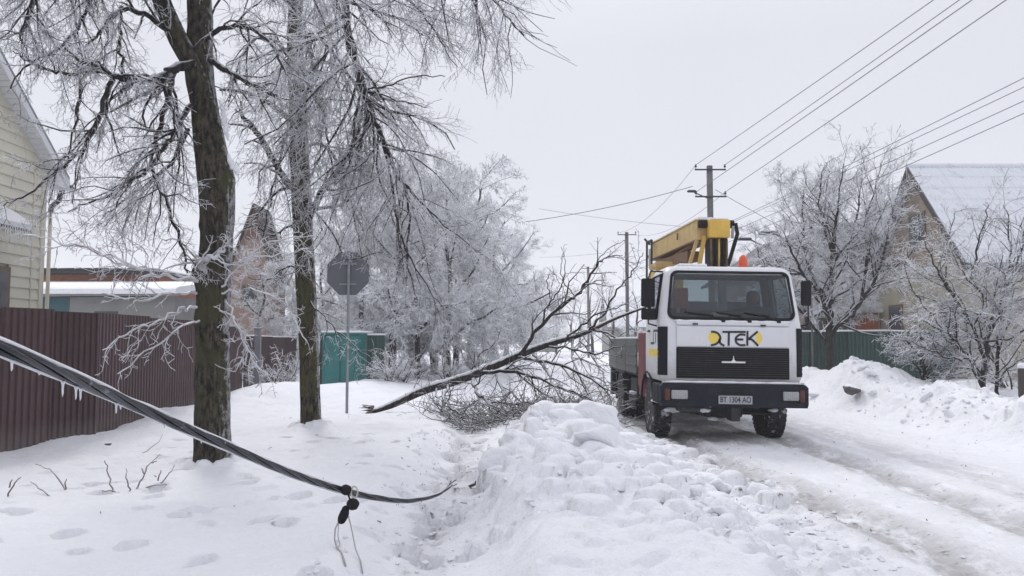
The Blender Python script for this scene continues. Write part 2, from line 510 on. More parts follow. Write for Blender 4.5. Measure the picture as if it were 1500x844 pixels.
def base_height(x, y):
    x = np.asarray(x, float)
    y = np.asarray(y, float)
    far = sst(28, 60, y)
    verge = 0.17 * (1 - sst(-1.45, -0.95, x + 0.25 * (vnoise(y * 0.5, y * 0.1, 3) - 0.5)))
    h = verge * (1 - 0.3 * far)
    # drifts against the maroon fence
    h = h + 0.42 * np.exp(-((x + 6.1) / 1.3) ** 2 - ((y - 20.3) / 2.6) ** 2)
    h = h + 0.20 * np.exp(-((x + 6.6) / 0.8) ** 2 - ((y - 15.4) / 1.6) ** 2)
    h = h + 0.25 * np.exp(-((x + 4.4) / 1.5) ** 2 - ((y - 25.0) / 4) ** 2)
    h = h + 0.19 * fbm(x * 0.75, y * 0.6, 5, 11, 0.58) * (1 - sst(2.2, 2.6, x) * (1 - sst(8.0, 8.8, x)))
    # the ploughed bank between footpath and road
    wob = 0.30 * (vnoise(y * 0.55, y * 0 + 3, 5) - 0.5)
    left = sst(-0.42 + wob, 0.28 + wob, x)
    left = 0.6 * left + 0.4 * sst(-0.25 + wob, 0.15 + wob, x)
    right = 1 - sst(1.0, 2.42 + 0.45 * (1 - sst(6, 9, y)) + 0.4 * (vnoise(y * 0.8, y * 0 + 8, 6) - 0.5), x)
    amp = 0.46 + 0.05 * sst(8.5, 11.5, y) - 0.31 * sst(13.0, 14.4, y) + 0.16 * sst(19, 24, y)
    amp = amp + 0.09 * np.sin(y * 1.7) * (1 - sst(12, 14, y))
    amp = amp * (1 - 0.6 * far)
    bank = left * right
    h = h + amp * bank + bank * (1 - sst(14, 16, y)) * 0.24 * fbm(x * 1.5, y * 1.3, 5, 21, 0.55)
    wx_, wy_ = x + 0.10 * fbm(x * 3, y * 3, 3, 15), y + 0.10 * fbm(x * 3, y * 3, 3, 16)
    near = (1 - sst(14, 16, y)) * np.clip(bank * 1.6, 0, 1) * (0.35 + 0.65 * sst(-0.12, 0.10, fbm(x * 0.7, y * 0.6, 2, 17) + 0.06 * sst(5.5, 8, y)))
    s1, c1 = worley(wx_ * 2.1, wy_ * 1.9, 3)
    s2, c2 = worley(wx_ * 5.2, wy_ * 4.8, 9)
    h = h + near * (0.24 * s1 * sst(0.0, 0.12, c1) + 0.095 * s2 * sst(0.0, 0.14, c2) - 0.05 * (1 - sst(0.0, 0.10, c1)))
    # right-hand verge: ploughed ridge along the road, garden snow behind, and the big mound
    rv = sst(7.75, 8.75, x + 0.6 * fbm(y * 0.6, x * 0.1, 3, 31))
    h = h + rv * (0.30 + 0.24 * sst(19, 25, y)) * (1 - 0.4 * far)
    rid = rv * np.exp(-((x - 9.05) / 0.75) ** 2) * (1 - 0.6 * sst(22, 30, y))
    h = h + rid * (0.40 + 0.30 * fbm(x * 0.8, y * 0.7, 3, 33)) + rv * (1 - sst(26, 32, y)) * (1 - sst(11, 13, x)) * (0.13 * s1 * sst(0.0, 0.22, c1) + 0.04 * s2)
    h = h + rv * 0.26 * fbm(x * 0.9, y * 0.9, 4, 41)
    for tx_, ty_, ta in ((-3.78, 9.9, 0.07), (-3.55, 13.9, 0.08)): h = h + ta * np.exp(-((x - tx_) ** 2 + (y - ty_) ** 2) / 0.30)
    h = h + 0.46 * np.exp(-((x - 8.75) / 0.95) ** 2 - ((y - 20.2) / 1.3) ** 2)
    h = h + 0.30 * np.exp(-((x - 10.1) / 1.0) ** 2 - ((y - 19.3) / 1.0) ** 2)
    # trodden footpath
    pth = np.exp(-((x + 0.72) / 0.30) ** 2)
    h = h - 0.06 * pth * (1 - sst(16, 20, y))
    h = h + np.clip(pth * 1.3, 0, 1) * (1 - sst(12, 16, y)) * (0.09 * s1 + 0.03 * s2)
    h = h + pth * 0.10 * fbm(x * 3.0, y * 3.6, 4, 51) * (1 - sst(16, 20, y))
    # road: packed snow, two ruts
    road = sst(2.0, 2.6, x) * (1 - sst(7.6, 8.6, x))
    for xc, wd, dp in ((2.86, 0.27, 0.07), (4.78, 0.25, 0.06), (5.9, 0.3, 0.02)):
        xm = x + 0.10 * fbm(y * 0.25, y * 0 + xc, 2, 61) - (0.62 * (1 - sst(6.5, 13, y)) if xc < 3 else 0)
        h = h - road * dp * np.exp(-((xm - xc) / wd) ** 4) + road * 0.03 * np.exp(-((np.abs(xm - xc) - wd * 1.45) / 0.12) ** 2)
        tread = np.sin(y * 2 * math.pi / 0.20 + np.abs(xm - xc) * 16) * np.exp(-((xm - xc) / (wd * 0.8)) ** 6) * sst(-0.05, 0.1, fbm(x * 0.8, y * 0.4, 3, 66))
        h = h + road * 0.010 * tread * (xc < 5.5) * (y < 16)
    h = h + road * 0.030 * fbm(x * 6.5, y * 5.0, 4, 72, 0.65) * (1 - sst(16, 22, y))
    h = h + road * 0.06 * fbm(x * 2.2, y * 1.0, 5, 71, 0.6)
    h = h + 0.055 * fbm(x * 2.3, y * 2.0, 3, 87) * verge / 0.17 + 0.030 * fbm(x * 4.2, y * 4.2, 4, 81, 0.6) + 0.045 * bank * (1 - sst(14, 16, y)) * fbm(x * 7, y * 7, 3, 91, 0.6)
    return h

def ground_z(x, y): return float(base_height(np.array([x]), np.array([y]))[0])

def axis_pts(a, b, fine0, fine1, stepf, grow):
    """positions from a to b, evenly fine between fine0 and fine1, widening outside"""
    out = list(np.arange(fine0, fine1, stepf))
    s, p = stepf, fine0
    lo = []
    while p > a:
        s *= grow
        p -= s
        lo.append(p)
    s, p = stepf, out[-1]
    while p < b:
        s *= grow
        p += s
        out.append(p)
    return np.array(lo[::-1] + out)

xs = axis_pts(-420, 420, -8.0, 9.6, 0.036, 1.05)
ys = [4.0]
while ys[-1] < 24: ys.append(ys[-1] + max(0.026, 0.0034 * ys[-1]))
s = ys[-1] - ys[-2]
while ys[-1] < 900:
    s *= 1.035
    ys.append(ys[-1] + s)
s, lo = 0.03, []
p = 4.0
while p > -60:
    s *= 1.10
    p -= s
    lo.append(p)
ys = np.array(lo[::-1] + ys)
GX, GY = np.meshgrid(xs, ys)
GH = base_height(GX, GY)
rg = random.Random(5)

def stamp(cx, cy, r, hh, p=2.6, seed=0, squash=1.0, rot=0.0):
    """raise a rounded clod of radius r on the snow sheet"""
    i0, i1 = np.searchsorted(xs, cx - r * 1.3), np.searchsorted(xs, cx + r * 1.3)
    j0, j1 = np.searchsorted(ys, cy - r * 1.3), np.searchsorted(ys, cy + r * 1.3)
    if i1 <= i0 or j1 <= j0: return
    X, Y = GX[j0:j1, i0:i1] - cx, GY[j0:j1, i0:i1] - cy
    a = X * math.cos(rot) + Y * math.sin(rot)
    b = (-X * math.sin(rot) + Y * math.cos(rot)) * squash
    d = np.sqrt(a * a + b * b) / r * (1 + 0.95 * fbm(GX[j0:j1, i0:i1] / r * 1.1, GY[j0:j1, i0:i1] / r * 1.1, 4, seed % 50, 0.6))
    k = np.clip(1 - d ** p, 0, 1) ** (1 / p)
    if hh > 0:
        zc = base_height(np.array([cx]), np.array([cy]))[0]
        GH[j0:j1, i0:i1] = np.maximum(GH[j0:j1, i0:i1], zc - 0.25 * hh + k * hh * 1.15 * (k > 0) - 9 * (k <= 0))
    else:
        GH[j0:j1, i0:i1] += hh * k

for n in range(760):                                     # clods thrown up by the plough
    y = rg.uniform(5.2, 14.2)
    x = rg.gauss(1.35, 0.62) if rg.random() < 0.75 else rg.uniform(-0.3, 2.6)
    if not -0.4 < x < 2.9: continue
    r = 0.035 + 0.13 * rg.random() ** 2.6
    if y < 6.4 and x < 1.0: continue
    if 8.0 < y < 12.8 and rg.random() < 0.22: r += 0.10
    stamp(x, y, r, r * rg.uniform(0.55, 0.95), rg.uniform(1.8, 4.5), n, rg.uniform(0.7, 1.9), rg.uniform(0, 3))
for n in range(420):                                     # rubble at the foot of the bank and on the right verge
    if n % 3: x, y = rg.gauss(2.45, 0.3), rg.uniform(5.5, 14)
    else: x, y = rg.gauss(8.8, 0.9), rg.uniform(12, 22)
    r = 0.03 + 0.06 * rg.random() ** 2
    stamp(x, y, r, r * 0.9, 2.6, n, 1.2, rg.uniform(0, 3))
for n in range(120):                                     # footprints along the path and verge
    y = rg.uniform(4.5, 15)
    x = rg.gauss(-0.72, 0.22) if n % 4 else rg.uniform(-5, -1.2)
    stamp(x, y, rg.uniform(0.09, 0.17), -rg.uniform(0.05, 0.11), 5, n, rg.uniform(1.2, 2.0), rg.gauss(1.5, 0.3))
for tx_, ty_, tr_ in ((-3.78, 9.9, 0.3), (-3.55, 13.9, 0.27)):      # loose snow heaped round the trunk feet
    for k in range(16):
        a = k * 0.393 + rg.uniform(-.2, .2)
        stamp(tx_ + math.cos(a) * tr_, ty_ + math.sin(a) * tr_, rg.uniform(0.05, 0.12), rg.uniform(0.04, 0.10), 2.2, k + 3, 1.2, a)
for n in range(46):
    stamp(rg.uniform(-5.5, -1.3), rg.uniform(6.0, 13), rg.uniform(0.05, 0.13), -rg.uniform(0.04, 0.10), 6, n, rg.uniform(1, 1.8), rg.uniform(0, 3))
for x, y in ((-2.15, 8.1), (-1.75, 7.9), (-2.25, 7.2), (-2.0, 7.0), (-1.0, 9.5), (-2.9, 8.7)):
    stamp(x, y, 0.14, -0.10, 6, int(y * 10), 1.4, 1.2)
nx, ny = len(xs), len(ys)
idx = np.arange(nx * ny).reshape(ny, nx)
F = np.stack([idx[:-1, :-1], idx[:-1, 1:], idx[1:, 1:], idx[1:, :-1]], axis=-1).reshape(-1, 4)
me = npmesh('snow_ground', np.stack([GX, GY, GH], axis=-1).reshape(-1, 3), F, M['ground'])
road = sst(2.2, 2.7, GX) * (1 - sst(6.6, 8.4, GX))
rut = np.zeros_like(GX)
for xc, wd, am in ((2.86, 0.34, 1.0), (4.78, 0.32, 0.95), (5.9, 0.35, 0.45)):
    xm = GX + 0.10 * fbm(GY * 0.25, GY * 0 + xc, 2, 61) - (0.62 * (1 - sst(6.5, 13, GY)) if xc < 3 else 0)
    rut = np.maximum(rut, am * np.exp(-((xm - xc) / wd) ** 2))
slush = road * (0.15 + 0.85 * rut)
slush = np.maximum(slush, 0.9 * sst(2.4, 2.8, GX) * (1 - sst(4.7, 5.1, GX)) * sst(12.6, 13.6, GY) * (1 - sst(21, 23, GY)))  # ground also greyed across the whole footprint of the truck
slush = np.maximum(slush, 0.30 * np.exp(-((GX + 0.72) / 0.3) ** 2) * (GY < 16))
slush = slush * (1 - 0.5 * sst(25, 40, GY))
dirt = 0.25 * road + 0.9 * np.exp(-((GX - 2.6) / 0.45) ** 2) * sst(6.5, 8, GY) * (1 - sst(15, 18, GY)) * 0.8
dirt = dirt + 0.55 * rut * road + 0.5 * np.exp(-((GX + 0.72) / 0.4) ** 2) * (GY < 15) + 0.5 * np.exp(-((GX - 6.9) / 0.9) ** 2) * sst(14, 16, GY)
dirt = np.clip(dirt, 0, 1) * (1 - sst(25, 40, GY))
for nm, arr in (('slush', slush), ('dirt', dirt)):
    at_ = me.attributes.new(nm, 'FLOAT', 'POINT')
    at_.data.foreach_set('value', arr.astype(np.float32).ravel())
tag(link('snow_covered_ground', me), 'white trodden snow over road, verge and footpath', kind='structure')

def blob(r, seed, sub=3, rough=0.35, flat=1.0, cuts=4):
    """broken lump of packed snow: a ball cut by flat faces and roughened"""
    bm = bmesh.new()
    bmesh.ops.create_icosphere(bm, subdivisions=sub, radius=1)
    q = random.Random(seed)
    planes = [(Vector((q.gauss(0, 1), q.gauss(0, 1), q.gauss(0, 0.8))).normalized(), q.uniform(0.45, 0.8)) for _ in range(cuts)]
    sx, sy = q.uniform(0.8, 1.35), q.uniform(0.75, 1.1)
    for v in bm.verts:
        c = v.co.copy()
        for nrm, dd in planes:
            e = c.dot(nrm) - dd
            if e > 0: c -= nrm * e * 0.88
        k = float(fbm(c.x * 1.9 + seed, c.y * 1.9 + c.z * 1.3, 4, seed % 40))
        c *= 1 + rough * k
        v.co = Vector((c.x * sx, c.y * sy, c.z * flat)) * r
    me = bpy.data.meshes.new('lump')
    bm.to_mesh(me)
    bm.free()
    me.polygons.foreach_set('use_smooth', [True] * len(me.polygons))
    me.materials.append(M['snow'])
    return me

lumps = [blob(1, s_, 4, 0.55, 0.72) for s_ in (3, 8, 14, 21, 33)]
chunk_spots = [  # px, py, Y, radius, label
    (872, 612, 11.9, 0.33, 'broad rounded snow lump at the top of the snow bank, below the truck'),
    (905, 636, 11.3, 0.24, 'snow lump just right of the rounded one topping the bank'),
    (880, 700, 8.9, 0.42, 'big blocky snow chunk in the middle of the snow bank'),
    (818, 705, 9.1, 0.26, 'angular snow block left of the biggest chunk on the bank'),
    (755, 682, 10.6, 0.34, 'flat topped snow slab at the left edge of the bank beside the path'),
    (738, 726, 9.6, 0.28, 'low snow slab below the flat topped slab by the path'),
    (955, 655, 10.4, 0.25, 'snow lump on the crest left of the front tyre'),
    (1018, 700, 9.2, 0.24, 'snow chunk with a dark underside on the road side of the bank'),
    (1042, 718, 8.8, 0.15, 'small snow chunk resting against the dark undersided one'),
    (1110, 725, 8.8, 0.17, 'rounded snow lump where the bank meets the road'),
    (1000, 668, 10.4, 0.17, 'small snow lump facing the truck bumper on the bank'),
    (930, 665, 10.1, 0.19, 'snow lump in the centre of the bank crest'),
    (858, 655, 10.4, 0.20, 'snow lump under the broad rounded one'),
    (1128, 690, 9.9, 0.10, 'fist sized snow lump lying on the road edge'),
]
for i, (px, py, Y, r, lb) in enumerate(chunk_spots):
    x, y, z = at(px, py, Y)
    gz = ground_z(x, Y)
    o = link('snow_chunk', lumps[i % 5], None, (x, Y, gz + r * 0.12), (0.2 * math.sin(i), 0.25 * math.cos(i * 2), i * 1.3))
    o.scale = (r, r, r)
    tag(o, lb, 'snow chunk', 'snow chunks on the ploughed bank', 'thing')
# broken angular slabs: the larger ones singly, the small ones joined
def slab(r, q):
    bm = bmesh.new()
    sx, sy, sz = q.uniform(.8, 1.4), q.uniform(.7, 1.1), q.uniform(.35, .8)
    for _ in range(11):
        a, b, c = q.gauss(0, 1), q.gauss(0, 1), q.gauss(0, 1)
        l = math.sqrt(a * a + b * b + c * c)
        bm.verts.new((a / l * r * sx, b / l * r * sy, c / l * r * sz))
    bmesh.ops.convex_hull(bm, input=bm.verts[:])
    for v in [v for v in bm.verts if not v.link_faces]: bm.verts.remove(v)
    bmesh.ops.bevel(bm, geom=bm.edges[:], offset=r * 0.09, segments=1, affect='EDGES')
    return bm
def slab_spot():
    if rg.random() < 0.72:
        y = rg.uniform(6.6, 13.6)
        x = rg.gauss(1.3, 0.75)
        return (min(max(x, -0.2), 2.8), y)
    return (rg.gauss(8.8, 0.45), rg.uniform(12.5, 21))
slab_me = []
for k in range(8):
    bm = slab(1, rg)
    m_ = bpy.data.meshes.new('snow_slab')
    bm.to_mesh(m_)
    bm.free()
    m_.materials.append(M['snow'])
    slab_me.append(m_)
for k in range(120):
    x, y = slab_spot()
    r = 0.06 + 0.14 * rg.random() ** 2
    o = link('snow_slab', slab_me[k % 8], None, (x, y, ground_z(x, y) + r * 0.15), (rg.gauss(0, .5), rg.gauss(0, .5), rg.uniform(0, 6)))
    o.scale = (r, r, r)
    if x > 5: lb, gp = 'angular broken snow slab on the ploughed ridge right of the road', 'snow slabs on the right hand ridge'
    elif y < 9: lb, gp = 'angular broken snow slab on the near part of the bank between path and road', 'snow slabs on the near bank'
    elif x > 1.9: lb, gp = 'angular broken snow slab at the foot of the bank beside the left wheel rut', 'snow slabs beside the rut'
    else: lb, gp = 'angular broken snow slab high on the bank left of the truck', 'snow slabs high on the bank'
    tag(o, lb, 'snow slab', gp, 'thing')
mb = MB()
for k in range(520):
    x, y = slab_spot()
    r = rg.uniform(0.018, 0.05)
    bm = slab(r, rg)
    rot = Matrix.Rotation(rg.uniform(0, 6), 3, 'Z') @ Matrix.Rotation(rg.gauss(0, .6), 3, 'X')
    z = ground_z(x, y) + r * 0.3
    bm.verts.index_update()
    mb.add([rot @ v.co + Vector((x, y, z)) for v in bm.verts], [[v.index for v in f.verts] for f in bm.faces])
    bm.free()
tag(mb.build('snow_rubble', M['snow']), 'small broken lumps of snow all over the ploughed banks', 'snow rubble', kind='stuff')
# small crumbs of snow, too many to count
mb = MB()
for n in range(900):
    k = rg.random()
    if k < 0.6: x, y = rg.gauss(2.3, 0.55), rg.uniform(5.5, 14)
    elif k < 0.8: x, y = rg.uniform(-0.4, 2.2), rg.uniform(6.5, 13.5)
    else: x, y = rg.uniform(-1.4, -0.2), rg.uniform(5, 14)
    r = rg.uniform(0.010, 0.034)
    z = ground_z(x, y) + r * 0.3
    vs = [(x + r * dx * rg.uniform(.7, 1.3), y + r * dy * rg.uniform(.7, 1.3), z + r * dz * rg.uniform(.7, 1.2)) for dx, dy, dz in ((1, 0, 0), (0, 1, 0), (-1, 0, 0), (0, -1, 0), (0, 0, .8), (0, 0, -.8))]
    mb.add(vs, [(0, 1, 4), (1, 2, 4), (2, 3, 4), (3, 0, 4), (1, 0, 5), (2, 1, 5), (3, 2, 5), (0, 3, 5)])
tag(mb.build('snow_crumbs', M['snow']), 'loose crumbs of snow scattered over bank and path', 'snow crumbs', kind='stuff')
# bark and twig litter lying on the snow
mb = MB()
for n in range(230):
    k = rg.random()
    if k < 0.35: x, y = rg.uniform(-1.6, 0.6), rg.uniform(8, 16)
    elif k < 0.6: x, y = rg.uniform(2.4, 7.5), rg.uniform(6, 15)
    elif k < 0.8: x, y = rg.gauss(2.5, 0.4), rg.uniform(7, 13)
    else: x, y = rg.uniform(-4.5, -0.5), rg.uniform(7, 18)
    a, l = rg.uniform(0, 3.14), 0.012 + 0.06 * rg.random() ** 3
    z = ground_z(x, y) + 0.012
    mb.tube([(x, y, z), (x + l * math.cos(a), y + l * math.sin(a), z + rg.uniform(0, 0.02))], [0.006, 0.004], 3, False)
tag(mb.build('bark_litter', M['twig_dark']), 'dark bits of bark and twig strewn on the snow', 'litter', kind='stuff')

# ------------------------------------------------------------------ corrugated sheet fences
def sheet_mesh(width, z0, z1, mat, pitch=0.115, depth=0.028, name='sheet'):
    """profiled steel sheet standing in the x-z plane"""
    prof, x = [], 0.0
    while x < width - 1e-6:
        for dx, dy in ((0, 0), (0.30, 0), (0.42, -depth), (0.88, -depth)):
            if x + dx * pitch < width: prof.append((x + dx * pitch, dy))
        x += pitch
    prof.append((width, 0))
    n = len(prof)
    v = []
    for off in (0, 0.004):
        for z in (z0, z1): v += [(px, py + off, z) for px, py in prof]
    f = []
    for k in range(n - 1):
        f.append((k, k + 1, n + k + 1, n + k))
        f.append((2 * n + k + 1, 2 * n + k, 3 * n + k, 3 * n + k + 1))
        f.append((n + k, n + k + 1, 3 * n + k + 1, 3 * n + k))
    mb = MB()
    mb.v, mb.f = v, f
    me = bpy.data.meshes.new(name)
    me.from_pydata(v, [], f)
    me.materials.append(mat)
    return me

def fence(name, label, pts, z0, tops, mat, sheet=1.15, group=None, cap_snow=0.0, rail=True):
    """run of sheets along a polyline; one part per sheet, posts and rails behind"""
    root = thing(name, label, 'fence', (pts[0][0], pts[0][1], 0), group=group)
    cache = {}
    for k in range(len(pts) - 1):
        a, b = Vector(pts[k]), Vector(pts[k + 1])
        ln = (b - a).length
        n = max(1, round(ln / sheet))
        w = ln / n
        d = (b - a) / ln
        rz = math.atan2(d.y, d.x)
        nrm = Vector((-d.y, d.x))
        for i in range(n):
            top = tops[k] + (tops[k + 1] - tops[k]) * (i + 0.5) / n + 0.012 * math.sin(i * 2.3 + k)
            key = (round(w, 3), round(top, 2))
            if key not in cache: cache[key] = sheet_mesh(w + 0.02, z0, round(top, 2), mat, name='fence_sheet')
            p = a + d * w * i
            s_ = link('fence_sheet', cache[key], root)
            s_.location = (p.x - pts[0][0] + nrm.x * 0.003 * (i % 2), p.y - pts[0][1] + nrm.y * 0.003 * (i % 2), 0)
            s_.rotation_euler = (0.006 * math.sin(i * 5.1), 0, rz + 0.004 * math.sin(i * 3.7))
            if i % 2 == 0:
                q = p + nrm * 0.075
                mb = MB().bbox(-0.03, 0.03, -0.03, 0.03, z0, top - 0.05, 0.004)
                mb.build('fence_post', M['steel_dark'], root, loc=(q.x - pts[0][0], q.y - pts[0][1], 0), rot=(0, 0, rz))
        if rail:
            for zr in (0.55, min(tops) - 0.3):
                m0, m1 = a + nrm * 0.03 - Vector(pts[0]), b + nrm * 0.03 - Vector(pts[0])
                MB().tube([(m0.x, m0.y, zr), (m1.x, m1.y, zr)], 0.02, 4).build('fence_rail', M['steel_dark'], root)
        if cap_snow:
            p_ = [(a + d * t * ln / 12 - Vector(pts[0])) for t in range(13)]
            MB().tube([(q.x, q.y, tops[k] + (tops[k + 1] - tops[k]) * j / 12 + 0.015) for j, q in enumerate(p_)], [cap_snow * (0.8 + 0.4 * ((j * 7) % 5) / 5) for j in range(13)], 6).build('snow_cap', M['snow'], root, True)
    return root

fence('maroon_fence', 'long maroon corrugated metal fence in front of the cream house', [(-8.3, 7.4), (-7.28, 11.2), (-6.78, 12.9)], -0.2, [2.2, 2.2, 2.18], M['maroon'])
fence('maroon_fence', 'maroon corrugated fence stretch directly behind the nearest tree trunk', [(-6.95, 13.05), (-7.0, 17.2), (-7.75, 22.6)], -0.2, [2.2, 2.15, 2.05], M['maroon'])
fence('maroon_fence', 'farthest maroon fence stretch between the two big tree trunks, behind the grey post', [(-7.9, 23.2), (-7.75, 28.2)], -0.2, [1.85, 1.8], M['maroon'], cap_snow=0.02)
fence('green_fence', 'dark green metal fence behind the snow mound on the right', [(9.0, 27.2), (12.2, 25.6), (14.6, 24.6)], 0.1, [2.0, 2.02, 1.9], M['green'], cap_snow=0.03)
# grey metal post in front of the far maroon fence
x, y, z = at(376, 582, 22.2)
p = thing('metal_post', 'pale grey square metal post standing between the two big trunks', 'post', (x, y, z - 0.25))
MB().bbox(-0.09, 0.09, -0.05, 0.05, 0, 2.15, 0.01).build('post', M['metal'], p)
MB().bbox(-0.11, 0.11, -0.07, 0.07, 2.15, 2.2, 0.01).build('cap', M['metal'], p)

# teal container beside the second tree
bx, by, bz = at(470, 567, 26.0)
c = thing('metal_container', 'teal metal container with snow along its top, behind the road sign', 'container', (bx, by, bz - 0.3), (0, 0, R(-4)))
MB().box(0.02, 1.27, 0.03, 1.6, 0, 2.02).build('body', M['teal'], c)
for k in range(2):
    MB().bbox(0.03 + 0.62 * k, 0.62 + 0.62 * k, -0.012, 0.028, 0.12, 1.96, 0.008).build('side_panel', M['teal'], c)
MB().bbox(-0.03, 1.32, -0.02, 1.65, 2.02, 2.07, 0.01).build('lid', M['teal'], c)
MB().bbox(-0.03, 1.31, 0.0, 1.62, 2.07, 2.15, 0.035).build('snow_cover', M['snow'], c, auto=60)
MB().box(-0.05, 0.02, 0.0, 0.05, 0, 2.02).build('corner_post', M['steel_dark'], c)
c = thing('low_wall', 'low snow topped green sheet barrier between container and frosted trees', 'barrier', (bx + 1.38, by + 0.7, bz - 0.3))
for k in range(2): link('fence_sheet', sheet_mesh(0.3, 0, 2.0, M['green']), c, (0.3 * k, 0, 0))
MB().bbox(0, 0.6, -0.05, 0.06, 2.0, 2.06, 0.02).build('snow_cap', M['snow'], c)

# ------------------------------------------------------------------ cream house at the left edge (gable towards the street)
HX, Y0, Y1, SL, ZE = -9.1, 6.9, 15.1, 0.8, 5.05
YR = (Y0 + Y1) / 2
house = thing('cream_house', 'cream clapboard house with white soffit at the left edge', 'house', (HX, YR, 0))
def hz(y): return ZE + SL * min(y - Y0, Y1 - y)
MB().prism([(Y0 - YR + .02, 0), (Y1 - YR - .02, 0), (Y1 - YR - .02, ZE), (0, hz(YR)), (Y0 - YR + .02, ZE)], 0, -8.0, -0.02).build('wall', M['siding'], house)
z = 0.3
while z < hz(YR) - 0.15:
    ya = Y0 if z < ZE else Y0 + (z - ZE) / SL
    yb = Y1 if z < ZE else Y1 - (z - ZE) / SL
    segs = [(ya, yb)]
    if 1.7 < z + 0.1 < 3.05: segs = [(ya, 13.22), (14.12, yb)]
    for a, b in segs:
        t_ = 0.035                                       # clapboard: lower edge stands proud
        vs = [(0, a - YR, z), (t_, a - YR, z), (0.008, a - YR, z + 0.2), (0, b - YR, z), (t_, b - YR, z), (0.008, b - YR, z + 0.2), (0, a - YR, z + .2), (0, b - YR, z + .2)]
        MB().add(vs, [(0, 1, 4, 3), (1, 2, 5, 4), (0, 6, 2, 1), (3, 4, 5, 7), (2, 6, 7, 5)]).build('siding_board', M['siding'], house)
    z += 0.2
MB().bbox(0.0, 0.05, Y1 - YR - 0.10, Y1 - YR + 0.03, 0, ZE - 0.02, 0.006).build('corner_trim', M['siding'], house)
MB().bbox(0.0, 0.045, Y1 - YR - 0.36, Y1 - YR - 0.33, 0, ZE + .2, 0.006).build('joint_trim', M['siding'], house)
# roof with white boxed overhang
OX, OY = 0.25, 0.4
def roof_prof(lo, hi): return [(Y1 - YR + OY, ZE - SL * OY + lo), (0, hz(YR) + lo), (0, hz(YR) + hi), (Y1 - YR + OY, ZE - SL * OY + hi)]
r_ = MB().prism(roof_prof(0.16, 0.24), 0, -8, OX + 0.02).build('roof', M['slate'], house)
MB().prism([(-a, b) for a, b in roof_prof(0.16, 0.24)], 0, -8, OX + 0.02).build('roof', M['slate'], house)
MB().prism(roof_prof(0.243, 0.34), 0, -7.95, OX - 0.03).build('snow_cover', M['snow'], r_)
MB().prism(roof_prof(0.0, 0.16), 0, OX, OX + 0.025).build('barge_board', M['soffit'], house)
MB().prism([(-a, b) for a, b in roof_prof(0.0, 0.16)], 0, OX, OX + 0.025).build('barge_board', M['soffit'], house)
n = 46
for k in range(n):                                       # ribbed soffit strips between wall and barge board
    y_a = Y1 + OY - (Y1 + OY - YR) * k / n
    y_b = Y1 + OY - (Y1 + OY - YR) * (k + 0.86) / n
    za, zb = ZE + SL * (Y1 - y_a), ZE + SL * (Y1 - y_b)
    MB().add([(0.0, y_a - YR, za), (OX, y_a - YR, za), (OX, y_b - YR, zb), (0, y_b - YR, zb), (0, y_a - YR, za + .02), (OX, y_a - YR, za + .02), (OX, y_b - YR, zb + .02), (0, y_b - YR, zb + .02)],
             [(0, 1, 2, 3), (4, 7, 6, 5), (0, 4, 5, 1), (1, 5, 6, 2), (2, 6, 7, 3), (3, 7, 4, 0)]).build('soffit_strip', M['soffit'], house)
MB().prism([(Y1 - YR + 0.0, ZE - 0.3), (Y1 - YR + OY, ZE - SL * OY - 0.02), (Y1 - YR + OY, ZE - SL * OY + 0.1), (Y1 - YR, ZE)], 0, -8, OX).build('eave_box', M['soffit'], house)
MB().tube([(-8, Y1 - YR + OY + 0.05, ZE - SL * OY + 0.05), (OX + 0.05, Y1 - YR + OY + 0.05, ZE - SL * OY + 0.05)], 0.055, 8).build('gutter', M['blackpl'], house)
MB().tube([(0.12, Y1 - YR + OY + 0.02, ZE - SL * OY + 0.02), (0.12, Y1 - YR + 0.32, ZE - 0.55), (0.09, Y1 - YR + 0.12, ZE - 0.72), (0.09, Y1 - YR + 0.1, ZE - 0.82)], 0.05, 8).build('downpipe', M['blackpl'], house)
MB().tube([(0.09, Y1 - YR + 0.1, ZE - 0.82), (0.09, Y1 - YR + 0.1, 0.2)], 0.035, 8).build('lower_pipe', M['siding'], house)
w = MB().bbox(0.0, 0.06, 13.22 - YR, 14.12 - YR, 1.7, 3.05, 0.01).build('window', M['winfr'], house)
mat_g, tg = newmat('dim_window_glass')
tg.bsdf((0.07, 0.08, 0.09), 0.08, 0)
M['glass_dark'] = mat_g
MB().box(0.061, 0.066, 13.32 - YR, 13.64 - YR, 1.8, 2.95).build('pane', mat_g, w)
MB().box(0.061, 0.066, 13.70 - YR, 14.02 - YR, 1.8, 2.95).build('pane', mat_g, w)
# snow-laden awning over the window
aw = MB().prism([(0, 3.95), (0.62, 3.62), (0.62, 3.67), (0, 4.0)], 1, 10.8 - YR, 13.75 - YR).build('awning', M['blackpl'], house)
mb = MB()
pr = [(0, 4.0), (0.3, 3.85), (0.64, 3.66), (0.67, 3.74), (0.55, 3.86), (0.3, 4.02), (0, 4.16)]
mb.prism(pr, 1, 10.82 - YR, 13.7 - YR)
mb.build('snow_cover', M['snow'], aw)
q = random.Random(2)
mb = MB()
for k in range(44):
    yy, l = 10.9 - YR + k * 0.066, q.uniform(0.08, 0.42)
    mb.tube([(0.64, yy, 3.66), (0.64, yy, 3.66 - l * 0.6), (0.64, yy, 3.66 - l)], [0.014, 0.008, 0.001], 5)
mb.build('icicle_row', M['ice'], aw, True)
mb = MB()
for k in range(16):
    xx, l = OX - 0.7 + k * 0.05, q.uniform(0.05, 0.3)
    mb.tube([(xx, Y1 - YR + OY + 0.05, ZE - SL * OY), (xx, Y1 - YR + OY + 0.05, ZE - SL * OY - l)], [0.012, 0.001], 5)
mb.build('icicle_row', M['ice'], house, True)

